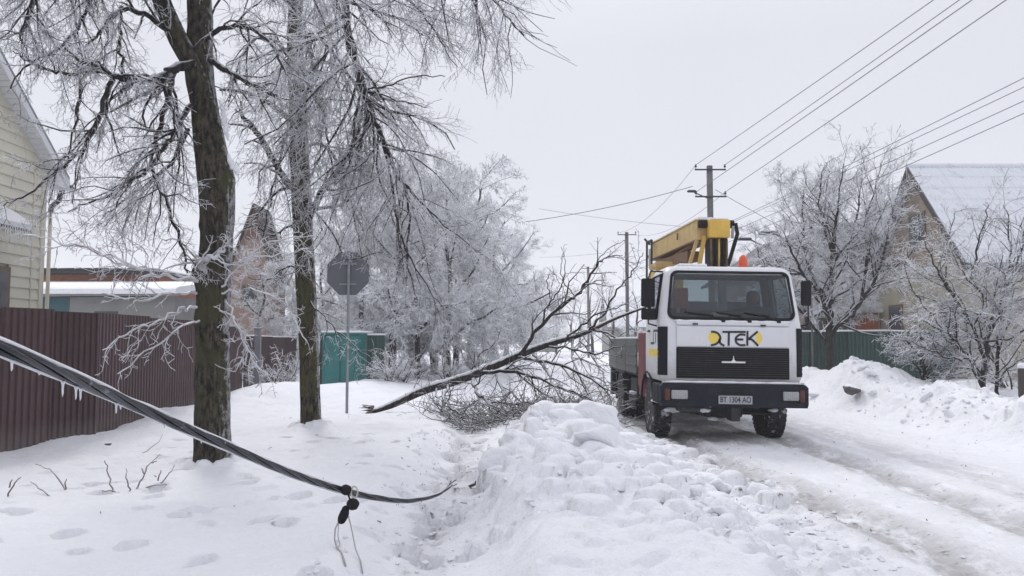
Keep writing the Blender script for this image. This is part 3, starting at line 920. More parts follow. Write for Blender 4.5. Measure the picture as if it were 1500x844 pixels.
# ------------------------------------------------------------------ sheds behind the maroon fence
s_ = thing('brick_shed', 'long low red brick shed with snowy flat roof, beyond the maroon fence', 'shed', (-15, 27.5, 0))
MB().box(-6, 2.6, 0, 5, 0, 4.02).build('wall', M['brick_red'], s_)
rf = MB().bbox(-6.2, 2.7, -0.35, 5.2, 4.02, 4.15, 0.01).build('roof', M['steel_dark'], s_)
for k in range(14): MB().tube([(-6.15 + k * 0.6, -0.34, 4.17), (-6.15 + k * 0.6 + 0.55, -0.34, 4.18)], 0.045, 6).build('roof_edge_cap', M['steel_dark'], rf)
MB().bbox(-6.2, 2.7, -0.25, 5.2, 4.152, 4.21, 0.02).build('snow_cover', M['snow'], s_)
s_ = thing('lean_to_shed', 'low lean-to with teal and grey wall under a thick white snow roof', 'shed', (-14, 24.0, 0))
MB().box(-2, 0.4, 0.1, 3, 0, 3.05).build('teal_wall', plain('dull_teal_board', (0.035, 0.11, 0.13), 0.6), s_)
MB().box(0.41, 3.6, 0.1, 3, 0, 3.05).build('wall', M['plaster'], s_)
MB().prism([(-0.25, 3.06), (3.2, 3.5), (3.2, 3.56), (-0.25, 3.12)], 0, -2.2, 3.8).build('roof', M['slate'], s_)
MB().prism([(-0.27, 3.122), (3.2, 3.562), (3.2, 3.75), (0.0, 3.36), (-0.22, 3.28)], 0, -2.2, 3.8).build('snow_cover', M['snow'], s_)
MB().box(1.2, 1.9, 0.06, 0.1, 1.2, 2.6).build('window', M['glass_dark'], s_)

# ------------------------------------------------------------------ gabled houses
def gable_house(name, label, x0, x1, ya, yb, ze, zr, wallm, roofm, ridge_x=True, gablem=None, snowt=0.12, over=0.35, windows=(), z0=0.0):
    """house with its ridge along x; gables at x0 and x1"""
    ym = (ya + yb) / 2
    h = thing(name, label, 'house', (x0, ym, 0))
    W, hy = x1 - x0, (yb - ya) / 2
    MB().box(0, W, -hy, hy, z0, ze).build('wall', wallm, h)
    gm = gablem or wallm
    MB().prism([(-hy, ze), (hy, ze), (0, zr)], 0, 0.0, W).build('gable_wall', gm, h)
    sl = (zr - ze) / hy
    for sg in (-1, 1):
        pr = [(sg * (hy + over), ze - sl * over + 0.03), (0, zr + 0.03), (0, zr + 0.12), (sg * (hy + over), ze - sl * over + 0.12)]
        r = MB().prism(pr, 0, -over, W + over).build('roof', roofm, h)
        if snowt:
            n = 24
            pr = [(sg * (hy + over) * t / n, zr - sl * (hy + over) * t / n + 0.122) for t in range(n + 1)]
            top = [(a + sg * 0.02, b + snowt * (0.75 + 0.25 * math.sin(k_ * 1.3)) * (0.35 if k_ in (0, n) else 1)) for k_, (a, b) in enumerate(pr)]
            MB().prism(pr + top[::-1], 0, -over + 0.05, W + over).build('snow_cover', M['snow'], r)
        MB().prism([(sg * (hy + over), ze - sl * over - 0.12), (0, zr - 0.12), (0, zr + 0.10), (sg * (hy + over), ze - sl * over + 0.10)], 0, -over - 0.03, -over - 0.001).build('barge_board', M['wood_dark'], h)
    for (kind, a, b, c_, d) in windows:
        f = None
        if kind == 'x':
            f = MB().bbox(-0.05, 0.0, a, b, c_, d, 0.01).build('window', M['winfr'], h)
            MB().box(-0.056, -0.051, a + 0.08, b - 0.08, c_ + 0.08, d - 0.08).build('pane', M['glass_dark'], f)
        else:
            f = MB().bbox(a, b, -hy - 0.05, -hy, c_, d, 0.01).build('window', M['winfr'], h)
            MB().box(a + 0.08, b - 0.08, -hy - 0.056, -hy - 0.051, c_ + 0.08, d - 0.08).build('pane', M['glass_dark'], f)
    return h

# pale brick gable seen between the two trunks (mostly its street gable)
hb = thing('pale_brick_house', 'tall narrow pale brick house with brown gable top between the two big trunks', 'house', (-12.25, 37, 0))
MB().prism([(-1.25, 0), (0.85, 0), (0.85, 5.0), (0, 8.0), (-1.25, 4.6)], 1, 0, 2.4).build('wall', brickmat('brick_brownish', (0.34, 0.25, 0.205), (0.28, 0.20, 0.165), (0.40, 0.36, 0.33)), hb)
MB().prism([(-0.40, 6.5), (0.38, 6.5), (0, 7.85)], 1, -0.06, -0.002).build('gable_boarding', plain('brown_gable_board', (0.17, 0.085, 0.06), 0.7), hb)
MB().prism([(0, 8.02), (1.0, 4.42), (1.05, 4.5), (0, 8.2)], 1, -0.2, 2.5).build('roof', M['wood_dark'], hb)
MB().prism([(0, 8.02), (-1.45, 4.02), (-1.5, 4.1), (0, 8.2)], 1, -0.2, 2.5).build('roof', M['wood_dark'], hb)
w = MB().box(-0.5, 0.35, -0.05, 0.0, 3.2, 4.3).build('window', M['winfr'], hb)
MB().box(-0.42, 0.27, -0.056, -0.051, 3.3, 4.2).build('pane', M['glass_dark'], w)

# house at the right edge: steep snowy roof of slates, brick gable
rh = gable_house('steep_roof_house', 'tan brick house with steep snowy slate roof at the right edge', 14.0, 26.0, 23.9, 29.9, 4.25, 7.6, M['beige'], M['slate'], gablem=M['brick_tan'], snowt=0, over=0.3,
    windows=(('x', -0.55, 0.55, 5.0, 6.1), ('x', -2.3, -1.3, 1.6, 3.0), ('x', 1.2, 2.2, 1.6, 3.0), ('y', 2.2, 3.4, 1.5, 3.0), ('y', 5.2, 6.4, 1.5, 3.0)))
hy, sl = 3.0, (7.6 - 4.25) / 3.0
# slates under the snow: wavy sheets laid in courses, each its own piece
sheet_w, course = 1.12, 0.62
length = math.hypot(3.3, 3.3 * sl)
ang = math.atan2(sl, 1)
v, f = [], []
nxs, nys = 29, 5
for j in range(nys):
    for i in range(nxs):
        xx, yy = i / (nxs - 1) * sheet_w, j / (nys - 1) * (course + 0.03)
        v.append((xx, yy, 0.016 * math.sin(xx / sheet_w * 8 * 2 * math.pi) + 0.008 * (1 - yy / course)))
for j in range(nys - 1):
    for i in range(nxs - 1): f.append((j * nxs + i, j * nxs + i + 1, (j + 1) * nxs + i + 1, (j + 1) * nxs + i))
me = bpy.data.meshes.new('snowy_slate')
me.from_pydata(v, [], f)
me.polygons.foreach_set('use_smooth', [True] * len(me.polygons))
mt, t = newmat('slate_under_snow')
n1 = t.noise(2.2, 7, 0.65)
n2 = t.noise(1.0, 3, 0.6, vec=t.n('ShaderNodeNewGeometry').outputs['Position'])
t.bsdf(t.mix(t.ramp(t.math('ADD', n1, n2), 0.62, 0.95), (0.40, 0.42, 0.46), (0.70, 0.72, 0.76)), 0.9, 0, t.noise(24, 5), 0.5, 0.02)
me.materials.append(mt)
for cidx in range(int(length / course) + 1):
    for i in range(11):
        x_ = -0.28 + i * (sheet_w - 0.06) + (0.0 if cidx % 2 else 0.0)
        yy = -3.3 + cidx * course * math.cos(ang)
        zz = 4.25 - sl * 0.3 + 0.14 + cidx * course * math.sin(ang)
        if yy > -0.3: continue
        o = link('roof_slate', me, rh, (x_, yy, zz + 0.004 * (i % 2)), (ang, 0, 0))
MB().tube([(-0.32, 0, 7.76), (12.3, 0, 7.76)], 0.09, 8).build('ridge_cap', mt, rh)
MB().box(0.5, 12, -3.36, -3.31, 3.82, 3.96).build('fascia', M['wood_dark'], rh)
for xx in (2.0, 3.9, 5.6): MB().bbox(xx - 0.09, xx + 0.09, -3.15, -3.0, 0, 3.9, 0.01).build('corner_pilaster', M['plaster'], rh)

hd_ = thing('dark_roof_house', 'pale brick house with dark rimed roof behind the tree right of the truck', 'house', (14.2, 36, 0))
MB().prism([(-2.9, 0), (4.5, 0), (4.5, 4.9), (-2.9, 4.9)], 1, 0, 9).build('wall', M['brick_pink'], hd_)
MB().prism([(-2.9, 4.905), (4.5, 4.905), (1.9, 6.9), (0, 6.9)], 1, 0.02, 9).build('gable_wall', M['darkroof'], hd_)
MB().prism([(0, 6.92), (-3.3, 4.62), (-3.3, 4.75), (0, 7.08)], 1, -0.35, 9.2).build('roof', M['darkroof'], hd_)
MB().prism([(0, 6.92), (1.9, 6.92), (1.9, 7.08), (0, 7.08)], 1, -0.35, 9.2).build('roof_top', M['darkroof'], hd_)
MB().prism([(1.9, 6.92), (4.9, 4.62), (4.9, 4.75), (1.9, 7.08)], 1, -0.35, 9.2).build('roof', M['darkroof'], hd_)
for xx in (-2.1, -0.2, 1.9):
    w = MB().bbox(xx, xx + 1.0, -0.05, 0.0, 2.2, 3.6, 0.01).build('window', M['winfr'], hd_)
    MB().box(xx + 0.08, xx + 0.92, -0.056, -0.051, 2.28, 3.52).build('pane', M['glass_dark'], w)

o_ = thing('orange_brick_shed', 'small orange brick shed peeking over the dark green fence', 'shed', (12.55, 29.8, 0))
MB().box(0.55, 1.35, 0, 2, 0, 2.75).build('wall', M['brick_orange'], o_)
MB().box(-0.2, 0.53, 0.2, 1.8, 0, 2.6).build('doorway', M['wood_dark'], o_)
MB().bbox(-0.4, 1.6, -0.2, 2.2, 2.76, 2.9, 0.02).build('snow_cover', M['snow'], o_)
gable_house('far_house', 'small distant snowy roofed cottage at the end of the road', 2.2, 6.0, 108, 114, 2.7, 4.1, M['plaster'], M['slate'], snowt=0.25, windows=(('y', 0.6, 1.3, 1.2, 2.2), ('y', 2.2, 2.9, 1.2, 2.2)))
gable_house('far_barn', 'large pale snow covered roof rising behind the distant cottage', 2.0, 6.6, 142, 156, 4.0, 9.2, M['plaster'], M['slate'], snowt=0.3)
gable_house('far_long_house', 'grey distant house behind the fallen tree branches', 10.5, 18, 84, 92, 3.2, 6.4, M['plaster'], M['slate'], snowt=0.2)

# ------------------------------------------------------------------ road sign seen from behind
sx, sy, sz = at(508, 606, 16.8)
sg = thing('road_sign', 'octagonal road sign seen from behind on a thin grey pole', 'road sign', (sx, sy, sz - 0.3), (0, 0, R(3)))
h_ = 0.3 + (606 - 368) * 16.8 / FPX
MB().tube([(0, 0, 0), (0, 0, h_)], 0.030, 10).build('pole', M['metal'], sg, auto=40)
oc = [(0.47 * math.cos(R(22.5 + 45 * k)) - 0.02, h_ - 0.49 + 0.49 * math.sin(R(22.5 + 45 * k))) for k in range(8)]
pl = MB().prism(oc, 1, 0.042, 0.05).build('sign_plate', M['signback'], sg)
rim = MB()
for k in range(8):
    a, b = oc[k], oc[(k + 1) % 8]
    rim.tube([(a[0], 0.044, a[1]), (b[0], 0.044, b[1])], 0.012, 6)
rim.build('rim', M['signback'], pl)
for dz in (-0.28, -0.72):
    MB().bbox(-0.2, 0.16, 0.02, 0.04, h_ + dz - 0.02, h_ + dz + 0.02, 0.004).build('bracket', M['metal'], sg)
MB().bbox(-0.045, 0.045, -0.035, 0.02, h_ - 0.30, h_ - 0.26, 0.004).build('clamp', M['metal'], sg)

# ------------------------------------------------------------------ utility poles, lamps, wires
def insulator(mb, x, y, z):
    mb.lathe([(0.012, 0), (0.012, 0.05), (0.045, 0.055), (0.05, 0.09), (0.03, 0.12), (0.035, 0.15), (0.015, 0.17)], (x, y, z), 2, 8)
def upole(x, y, h, label, arms=2, w=0.105, detail=True):
    p = thing('utility_pole', label, 'utility pole', (x, y, 0), group='concrete power poles beside the road')
    MB().bbox(-w, w, -w * 0.8, w * 0.8, -0.3, h, 0.025).build('pole', M['concrete'], p)
    for k in range(arms):
        z = h - 0.18 - k * 1.05
        a = MB().bbox(-0.60, 0.60, -w * 0.8 - 0.06, -w * 0.8 - 0.005, z - 0.028, z + 0.028, 0.006).build('crossarm', M['steel_dark'], p)
        for s_ in (-0.56, 0.56):
            m_ = MB()
            insulator(m_, s_, -w * 0.8 - 0.03, z + 0.04)
            m_.build('insulator', M['steel_dark'], a)
    return p
upole(7.64, 30, 8.45, 'nearest grey concrete power pole rising behind the yellow crane boom')
upole(7.35, 50, 8.6, 'middle concrete power pole seen left of the crane boom', 1)
upole(7.2, 74, 8.6, 'farthest small power pole above the fallen branches', 1)
lp = thing('pole_lamp', 'slim street lamp arm fixed to the nearest power pole', 'street lamp', (7.5, 29.85, 7.15))
MB().tube([(0.02, 0, 0), (-0.25, -0.05, 0.10), (-0.55, -0.1, 0.22)], 0.022, 6).build('arm', M['steel_dark'], lp)
MB().lathe([(0.02, -0.2), (0.05, -0.15), (0.055, 0.1), (0.02, 0.16)], (-0.6, -0.11, 0.25), 0, 10).build('lamp_head', M['steel_dark'], lp)

def wire(a, b, sag, label, r=0.012, n=20):
    pts = []
    for k in range(n + 1):
        t = k / n
        p = Vector(a).lerp(Vector(b), t)
        p.z -= sag * 4 * t * (1 - t)
        pts.append(p)
    o = MB().tube(pts, r, 4, False).build('overhead_wire', M['wire'], None, True)
    return tag(o, label, 'wire', 'overhead wires')
for (xo, zo, px), lb in zip(((-.56, 8.45, 1362), (.56, 8.45, 1400), (-.56, 7.4, 1418), (.56, 7.4, 1468)),
    ('topmost wire running from the near pole to the top edge', 'second wire from the near pole up to the top edge', 'third wire from the near pole up to the top edge', 'lowest of four wires rising from the near pole to the top edge')):
    a = (7.64 + xo, 29.87, zo)
    Yt = 15.2 if zo > 8 else 13.2
    mid = Vector(at(px, 2, Yt))
    d = (mid - Vector(a))
    b = Vector(a) + d * 1.9
    wire(a, (b.x, b.y, b.z + 0.05), 0.05, lb, 0.011)
for xo, zo, lb in ((-.56, 8.45, 'faint upper wire between the near and middle poles'), (.56, 7.4, 'faint lower wire between the near and middle poles')):
    wire((7.64 + xo, 29.93, zo), (7.35 + xo, 50, zo + (0.1 if zo > 8 else 1.0)), 0.55, lb, 0.009)
wire(at(1015, 273, 29.8), at(770, 325, 30), 0.12, 'dark wire crossing from the lamp arm to the frosted trees', 0.016)
wire(at(1048, 278, 30), at(1155, 338, 31), 0.02, 'short wire slanting down from the near pole to the right', 0.012)
for (pa, pb), lb in zip((((912, 395, 50), (1500, 98, 17)), ((925, 398, 50), (1500, 132, 17.5)), ((925, 410, 50), (1500, 150, 17.2)), ((920, 390, 50), (1500, 112, 17.8))),
    ('upper wire of the bundle crossing to the right edge', 'middle wire of the bundle crossing to the right edge', 'lower wire of the bundle crossing to the right edge', 'second highest wire of the bundle crossing to the right edge')):
    a, b = Vector(at(*pa)), Vector(at(*pb))
    b2 = a + (b - a) * 1.4
    wire(a, b2, 0.3, lb, 0.011)
wire(at(1000, 332, 50), at(790, 306, 52), 0.1, 'thin far wire above the distant road', 0.014)
wire(at(905, 368, 50), at(790, 377, 70), 0.1, 'faint lowest wire above the distant road', 0.014)

def arm_lamp(px, py, Y, w, label, reach):
    x, y, z = at(px, py, Y)
    l = thing('street_lamp', label, 'street lamp', (x, y, z), group='flat street lamps behind the truck')
    MB().bbox(-w, w, -0.14, 0.14, -0.035, 0.05, 0.03).build('lamp_head', M['steel_dark'], l, auto=50)
    MB().bbox(-w * 0.9, w * 0.9, -0.12, 0.12, 0.05, 0.10, 0.02).build('snow_cap', M['snow'], l)
    MB().tube([(w * 0.8, 0, 0), (w + reach * 0.4, 0.3, -0.25), (w + reach, 0.5, -0.6), (w + reach, 0.5, -z - 0.1)], 0.035, 6).build('post', M['concrete'], l)
arm_lamp(1125, 342, 26, 0.28, 'larger flat street lamp head above the right part of the cab', 1.3)
arm_lamp(1091, 351, 33, 0.27, 'smaller flat street lamp head just left of the larger one', 1.6)

# dark post cut by the right edge
x, y, z = at(1498, 594, 16)
p = thing('dark_post', 'thick dark wooden post at the extreme right edge', 'post', (x + 0.02, 16, z - 0.2))
MB().lathe([(0.09, 0), (0.085, 0.5), (0.08, 0.9), (0.05, 0.98)], (0, 0, 0), 2, 12).build('post', M['wood_dark'], p)
MB().lathe([(0.085, 0.95), (0.08, 1.02), (0.04, 1.06)], (0, 0, 0), 2, 12).build('snow_cap', M['snow'], p, True)
# dark stones
for (px, py, Y, r, lb) in ((1247, 567, 18.9, 0.26, 'dark stone half buried in the snow mound'), (1278, 566, 19.0, 0.14, 'small dark stone right of the bigger one on the mound'),
                           (158, 649, 11.2, 0.045, 'small dark lump on the snow below the maroon fence')):
    x, y, z = at(px, py, Y)
    z -= r * 0.25
    me = blob(1, int(px), 3, 0.4, 0.6)
    me.materials.clear()
    me.materials.append(plain('dark_stone', (0.10, 0.095, 0.09), 0.9, snow=0.9))
    o = link('stone', me, None, (x, Y, z))
    o.scale = (r, r, r)
    tag(o, lb, 'stone')

# ------------------------------------------------------------------ the lift truck
TX, TY = 3.74, 13.4
truck = thing('aerial_lift_truck', 'white cabover lift truck with folded yellow boom parked on the snowy road', 'truck', (TX, TY, 0.0), (0, R(0.9), 0))
mp, t = newmat('white_truck_paint')                       # grimier towards the sill, streaked by meltwater
pos = t.n('ShaderNodeTexCoord').outputs['Object']
spz = t.n('ShaderNodeSeparateXYZ')
t.l(pos, spz.inputs[0])
g1 = t.math('ADD', t.ramp(spz.outputs['Z'], 2.1, 0.9), t.math('MULTIPLY', t.noise(5, 6, 0.7, vec=pos), 0.9))
g2 = t.noise(7, 6, 0.7, vec=pos, stretch=(3.5, 3.5, 0.3))
c = t.mix(t.noise(2, 4, vec=pos), (0.60, 0.61, 0.64), (0.68, 0.69, 0.71))
c = t.mix(t.math('MULTIPLY', t.ramp(g1, 0.75, 1.7), 0.75), c, (0.33, 0.31, 0.295))
c = t.mix(t.math('MULTIPLY', t.ramp(g2, 0.56, 0.72), 0.40), c, (0.36, 0.33, 0.30))
c = t.mix(t.math('MULTIPLY', t.ramp(t.noise(26, 3, 0.6, vec=pos), 0.70, 0.74), 0.5), c, (0.24, 0.14, 0.09))
t.bsdf(c, 0.4, 0, t.noise(3, 3, vec=pos), 0.05, 0.02)
M['paint'] = mp
M['grille'] = plain('black_grille', (0.010, 0.012, 0.018), 0.7, 0, 0.2, 9, spec=0.15)
M['bumper'] = plain('navy_black_bumper', (0.013, 0.015, 0.023), 0.65, 0, 0.15, 6, dirt=(0.07, 0.07, 0.075), dirtamt=0.3, spec=0.2)
M['rubber'] = plain('black_rubber', (0.012, 0.012, 0.014), 0.75, 0, 0.2, 9, spec=0.2)
M['chassis'] = plain('sooty_chassis', (0.018, 0.018, 0.02), 0.7, 0, 0.3, 9, dirt=(0.12, 0.11, 0.10), dirtamt=0.4)
M['interior'] = plain('cab_interior', (0.085, 0.095, 0.10), 0.8)
M['yellow'] = plain('weathered_crane_yellow', (0.68, 0.43, 0.07), 0.5, 0, 0.15, 4, dirt=(0.22, 0.14, 0.07), dirtamt=0.7)
M['tan'] = plain('faded_boom_tan', (0.56, 0.40, 0.16), 0.55, 0, 0.15, 4, dirt=(0.22, 0.15, 0.09), dirtamt=0.6)
M['rust'] = plain('rusty_mount', (0.16, 0.09, 0.045), 0.8, 0, 0.3, 8, dirt=(0.3, 0.2, 0.08))
M['red'] = plain('dull_red_steel', (0.16, 0.022, 0.022), 0.5, 0, 0.2, 5, dirt=(0.2, 0.12, 0.11), dirtamt=0.4)
M['deck'] = plain('grey_side_board', (0.12, 0.128, 0.125), 0.6, 0, 0.2, 5, dirt=(0.22, 0.22, 0.22), dirtamt=0.4)
M['lens'] = plain('headlight_lens', (0.36, 0.37, 0.37), 0.15, 0, 0.2, 30)
M['orange'] = plain('orange_lens', (0.09, 0.018, 0.012), 0.4)
M['beacon'] = plain('orange_beacon', (0.75, 0.10, 0.03), 0.3)
M['yprint'] = plain('yellow_print', (0.80, 0.60, 0.10), 0.4)
M['kprint'] = plain('black_print', (0.012, 0.012, 0.016), 0.4)
M['plate'] = plain('plate_white', (0.40, 0.41, 0.44), 0.5, dirt=(0.2, 0.2, 0.2))
M['emblem'] = plain('chrome_emblem', (0.75, 0.75, 0.77), 0.3, 0.3)
M['skin'] = plain('skin', (0.25, 0.15, 0.12), 0.6)
M['coat'] = plain('dark_coat', (0.03, 0.032, 0.04), 0.85)
mg, tg = newmat('windshield_glass')
tr = tg.n('ShaderNodeBsdfTransparent')
tr.inputs[0].default_value = (0.42, 0.48, 0.50, 1)
gl = tg.n('ShaderNodeBsdfGlossy')
gl.inputs['Roughness'].default_value = 0.03
gl.inputs['Color'].default_value = (0.9, 0.95, 1, 1)
fr = tg.n('ShaderNodeFresnel')
fr.inputs[0].default_value = 1.5
ms = tg.n('ShaderNodeMixShader')
tg.l(tg.math('ADD', fr.outputs[0], 0.02), ms.inputs[0])
tg.l(tr.outputs[0], ms.inputs[1])
tg.l(gl.outputs[0], ms.inputs[2])
tg.l(ms.outputs[0], tg.out.inputs[0])
M['glass'] = mg

def P(px, py, d=0.0):
    """truck-local x, z of a feature seen at photo pixel px, py, at depth d behind the bumper"""
    Y = TY + d
    x, _, z = at(px, py, Y)
    return x - TX, z + (x - TX) * math.tan(R(0.9))

# cab shell: plan outlines stacked from sill to roof
CB = 1.66                                                # cab depth
levels = [  # z, half width, front y, back y, corner radius
    (1.02, 1.20, 0.10, CB, .13), (1.10, 1.225, 0.07, CB, .14), (1.5, 1.23, 0.07, CB, .15), (1.95, 1.23, 0.08, CB, .15), (2.05, 1.22, 0.10, CB, .15),
    (2.12, 1.215, 0.115, CB, .15), (2.30, 1.195, 0.14, CB, .15), (2.60, 1.155, 0.185, CB, .15), (2.88, 1.115, 0.23, CB, .15),
    (2.93, 1.10, 0.25, CB, .16), (2.985, 1.07, 0.30, CB - .02, .18), (3.02, 1.02, 0.37, CB - .06, .2), (3.035, 0.9, 0.50, CB - .15, .25)]
NF, NC, NS = 12, 6, 8
def outline(z, w, yf, yb, r):
    pts = [(-w + r + (2 * w - 2 * r) * i / NF, yf) for i in range(NF + 1)]
    pts += [(w - r + r * math.sin(a), yf + r - r * math.cos(a)) for a in [math.pi / 2 * k / NC for k in range(1, NC)]]
    pts += [(w, yf + r + (yb - yf - 2 * r) * i / NS) for i in range(NS + 1)]
    pts += [(w - r + r * math.cos(a), yb - r + r * math.sin(a)) for a in [math.pi / 2 * k / NC for k in range(1, NC)]]
    pts += [(w - r - (2 * w - 2 * r) * i / NF, yb) for i in range(NF + 1)]
    pts += [(-w + r - r * math.sin(a), yb - r + r * math.cos(a)) for a in [math.pi / 2 * k / NC for k in range(1, NC)]]
    pts += [(-w, yb - r - (yb - yf - 2 * r) * i / NS) for i in range(NS + 1)]
    pts += [(-w + r - r * math.cos(a), yf + r - r * math.sin(a)) for a in [math.pi / 2 * k / NC for k in range(1, NC)]]
    return [(x, y, z) for x, y in pts]
rings = [outline(*l) for l in levels]
N = len(rings[0])
iF = 0
iSR = NF + 1 + NC - 1
iB = iSR + NS + 1 + NC - 1
iSL = iB + NF + 1 + NC - 1
def is_hole(j, i):
    if not (5 <= j <= 7): return False
    if 0 <= i < NF: return True                          # windscreen
    if i == NF or i == N - 1: return False
    if iSR + 1 <= i < iSR + NS - 1 or iSL + 1 <= i < iSL + NS - 1: return True   # door windows
    if j in (6, 7) and iB <= i < iB + NF:                # two rear windows, counted from the right side
        k = i - iB
        return k in (0, 1, 2, 3) or k in (5, 6, 7, 8, 9)
    return False
mb = MB()
for r in rings: mb.v += r
for j in range(len(rings) - 1):
    for i in range(N):
        if is_hole(j, i): continue
        mb.f.append((j * N + i, j * N + (i + 1) % N, (j + 1) * N + (i + 1) % N, (j + 1) * N + i))
mb.f.append(tuple((len(rings) - 1) * N + i for i in range(N)))
mb.f.append(tuple(range(N))[::-1])
cab = mb.build('cab', M['paint'], truck, auto=35)
md = cab.modifiers.new('thick', 'SOLIDIFY')
md.thickness = 0.03
md.offset = -1
# dark lining inside the cab
mb = MB()
lin = [[(x * 0.955, 0.9 + (y - 0.9) * 0.955, z) for x, y, z in r] for r in rings[3:11]]
for r in lin: mb.v += r
for j in range(len(lin) - 1):
    for i in range(N):
        if is_hole(j + 3, i) or is_hole(j + 3, (i + 1) % N) or is_hole(j + 3, i - 1): continue
        mb.f.append((j * N + i, j * N + (i + 1) % N, (j + 1) * N + (i + 1) % N, (j + 1) * N + i))
mb.f.append(tuple((len(lin) - 1) * N + i for i in range(N)))
mb.build('lining', M['interior'], cab)

def front_y(z):
    for a, b in zip(levels, levels[1:]):
        if a[0] <= z <= b[0]: return a[2] + (b[2] - a[2]) * (z - a[0]) / (b[0] - a[0])
    return levels[-1][2]
def rrect(w0, w1, z0, z1, r, n=6):
    """rounded outline, bottom half-width w0 and top half-width w1"""
    pts = []
    for cx, cz, a0 in ((w0 - r, z0 + r, -90), (w1 - r, z1 - r, 0), (-w1 + r, z1 - r, 90), (-w0 + r, z0 + r, 180)):
        for k in range(n + 1):
            a = R(a0 + 90 * k / n)
            pts.append((cx + r * math.cos(a), cz + r * math.sin(a)))
    return pts
outer = rrect(1.10, 1.035, 2.075, 2.935, 0.13)
inner = rrect(1.055, 0.99, 2.125, 2.885, 0.10)
mb = MB()
n = len(outer)
for ring, dy in ((outer, -0.004), (outer, -0.022), (inner, -0.022), (inner, 0.02)):
    mb.v += [(x, front_y(z) + dy + 0.10 * max(0, abs(x) - 0.95) ** 1 * 0.6, z) for x, z in ring]
for k in range(3):
    for i in range(n): mb.f.append((k * n + i, k * n + (i + 1) % n, (k + 1) * n + (i + 1) % n, (k + 1) * n + i))
ws = mb.build('windscreen_seal', M['rubber'], cab, auto=40)
g = rrect(1.06, 0.995, 2.12, 2.89, 0.10)
MB().add([(x, front_y(z) + 0.004, z) for x, z in g], [tuple(range(len(g)))]).build('windscreen', M['glass'], cab)
MB().add([(-0.9, CB - 0.02, 2.28), (1.06, CB - 0.02, 2.28), (1.06, CB - 0.02, 2.88), (-0.9, CB - 0.02, 2.88)], [(0, 1, 2, 3)]).build('rear_window', M['glass'], cab)
# front panel, seams and logo
MB().bbox(-0.955, 0.975, 0.052, 0.075, 1.615, 1.965, 0.012).build('logo_panel', M['paint'], cab)
MB().bbox(-0.955, 0.975, 0.056, 0.079, 1.985, 2.055, 0.01).build('upper_panel', M['paint'], cab)
gr = MB().bbox(-0.955, 0.975, 0.05, 0.075, 1.075, 1.605, 0.01).build('grille', M['grille'], cab)
for k in range(13):
    z = 1.115 + k * 0.0375
    MB().box(-0.93, 0.95, 0.022, 0.051, z, z + 0.014).build('slat', M['chassis'], gr)
# grille emblem: a low bar with a peaked centre
MB().prism([(-0.19, 1.345), (0.21, 1.345), (0.21, 1.372), (0.05, 1.372), (0.022, 1.40), (0.01, 1.475), (-0.002, 1.40), (-0.03, 1.372), (-0.19, 1.372)], 1, 0.008, 0.022).build('emblem', M['emblem'], gr)
for s_ in (-1, 1):                                       # tall black air intakes wrapped on the corners
    pts = [(s_ * (1.23 - .15 + .166 * math.sin(a)), 0.08 + .15 - .166 * math.cos(a)) for a in [R(8 + 80 * k / 6) for k in range(7)]]
    pin = [(s_ * (1.23 - .15 + .145 * math.sin(a)), 0.08 + .15 - .145 * math.cos(a)) for a in [R(8 + 80 * k / 6) for k in range(7)]]
    it = MB().prism(pts + pin[::-1], 2, 1.12, 1.95).build('corner_intake', M['grille'], cab)
    for k in range(10):
        z = 1.16 + k * 0.078
        p2 = [(x + s_ * 0.004, y - 0.004) for x, y in pts]
        MB().prism(p2 + pts[::-1], 2, z, z + 0.02).build('slat', M['grille'], it)
for x0, zz in ((-0.68, 2.0), (0.48, 1.99)): MB().bbox(x0, x0 + 0.09, 0.03, 0.058, zz - 0.012, zz + 0.014, 0.004).build('hood_catch', M['chassis'], cab)

def stroke(mb, pts, w, y0, y1):
    """flat pen stroke on the cab front; pts in local x, z"""
    pts = [Vector((a, b)) for a, b in pts]
    L_, R_ = [], []
    for i, p in enumerate(pts):
        t_ = (pts[min(i + 1, len(pts) - 1)] - pts[max(i - 1, 0)]).normalized()
        nn = Vector((-t_.y, t_.x)) * w / 2
        L_.append(p + nn)
        R_.append(p - nn)
    for i in range(len(pts) - 1):
        q = [L_[i], L_[i + 1], R_[i + 1], R_[i]]
        mb.prism([(v.x, v.y) for v in q], 1, y0, y1)
def zp(zx, zy): return P(960 + zx / 6.03, 380 + zy / 6.03)
def smooth2(pts, n=5):
    out = []
    for i in range(len(pts) - 1):
        p0, p1, p2, p3 = (Vector(pts[max(i - 1, 0)]), Vector(pts[i]), Vector(pts[i + 1]), Vector(pts[min(i + 2, len(pts) - 1)]))
        for k in range(n):
            t = k / n
            out.append(tuple(0.5 * ((2 * p1) + (p2 - p0) * t + (2 * p0 - 5 * p1 + 4 * p2 - p3) * t * t + (3 * p1 - 3 * p2 + p3 - p0) * t ** 3)))
    return out + [tuple(pts[-1])]
c0 = zp(512, 690)
MB().prism([(c0[0] + 0.105 * math.cos(R(10 * k)), c0[1] + 0.105 * math.sin(R(10 * k))) for k in range(36)], 1, 0.050, 0.053).build('yellow_disc', M['yprint'], cab)
c0 = zp(872, 695)
MB().prism([(c0[0] + 0.125 * math.cos(R(-80 + 10 * k)), c0[1] + 0.125 * math.sin(R(-80 + 10 * k))) for k in range(17)], 1, 0.050, 0.053).build('yellow_half_disc', M['yprint'], cab)
def letter(name, strokes, w=0.037):
    mb = MB()
    for st in strokes: stroke(mb, [zp(*p) for p in st], w, 0.0465, 0.0495)
    mb.build(name, M['kprint'], cab)
letter('letter_d', [smooth2([(483, 640), (515, 641), (545, 655), (566, 690), (556, 722), (528, 748), (484, 760)]), smooth2([(560, 700), (566, 740), (603, 764)])])
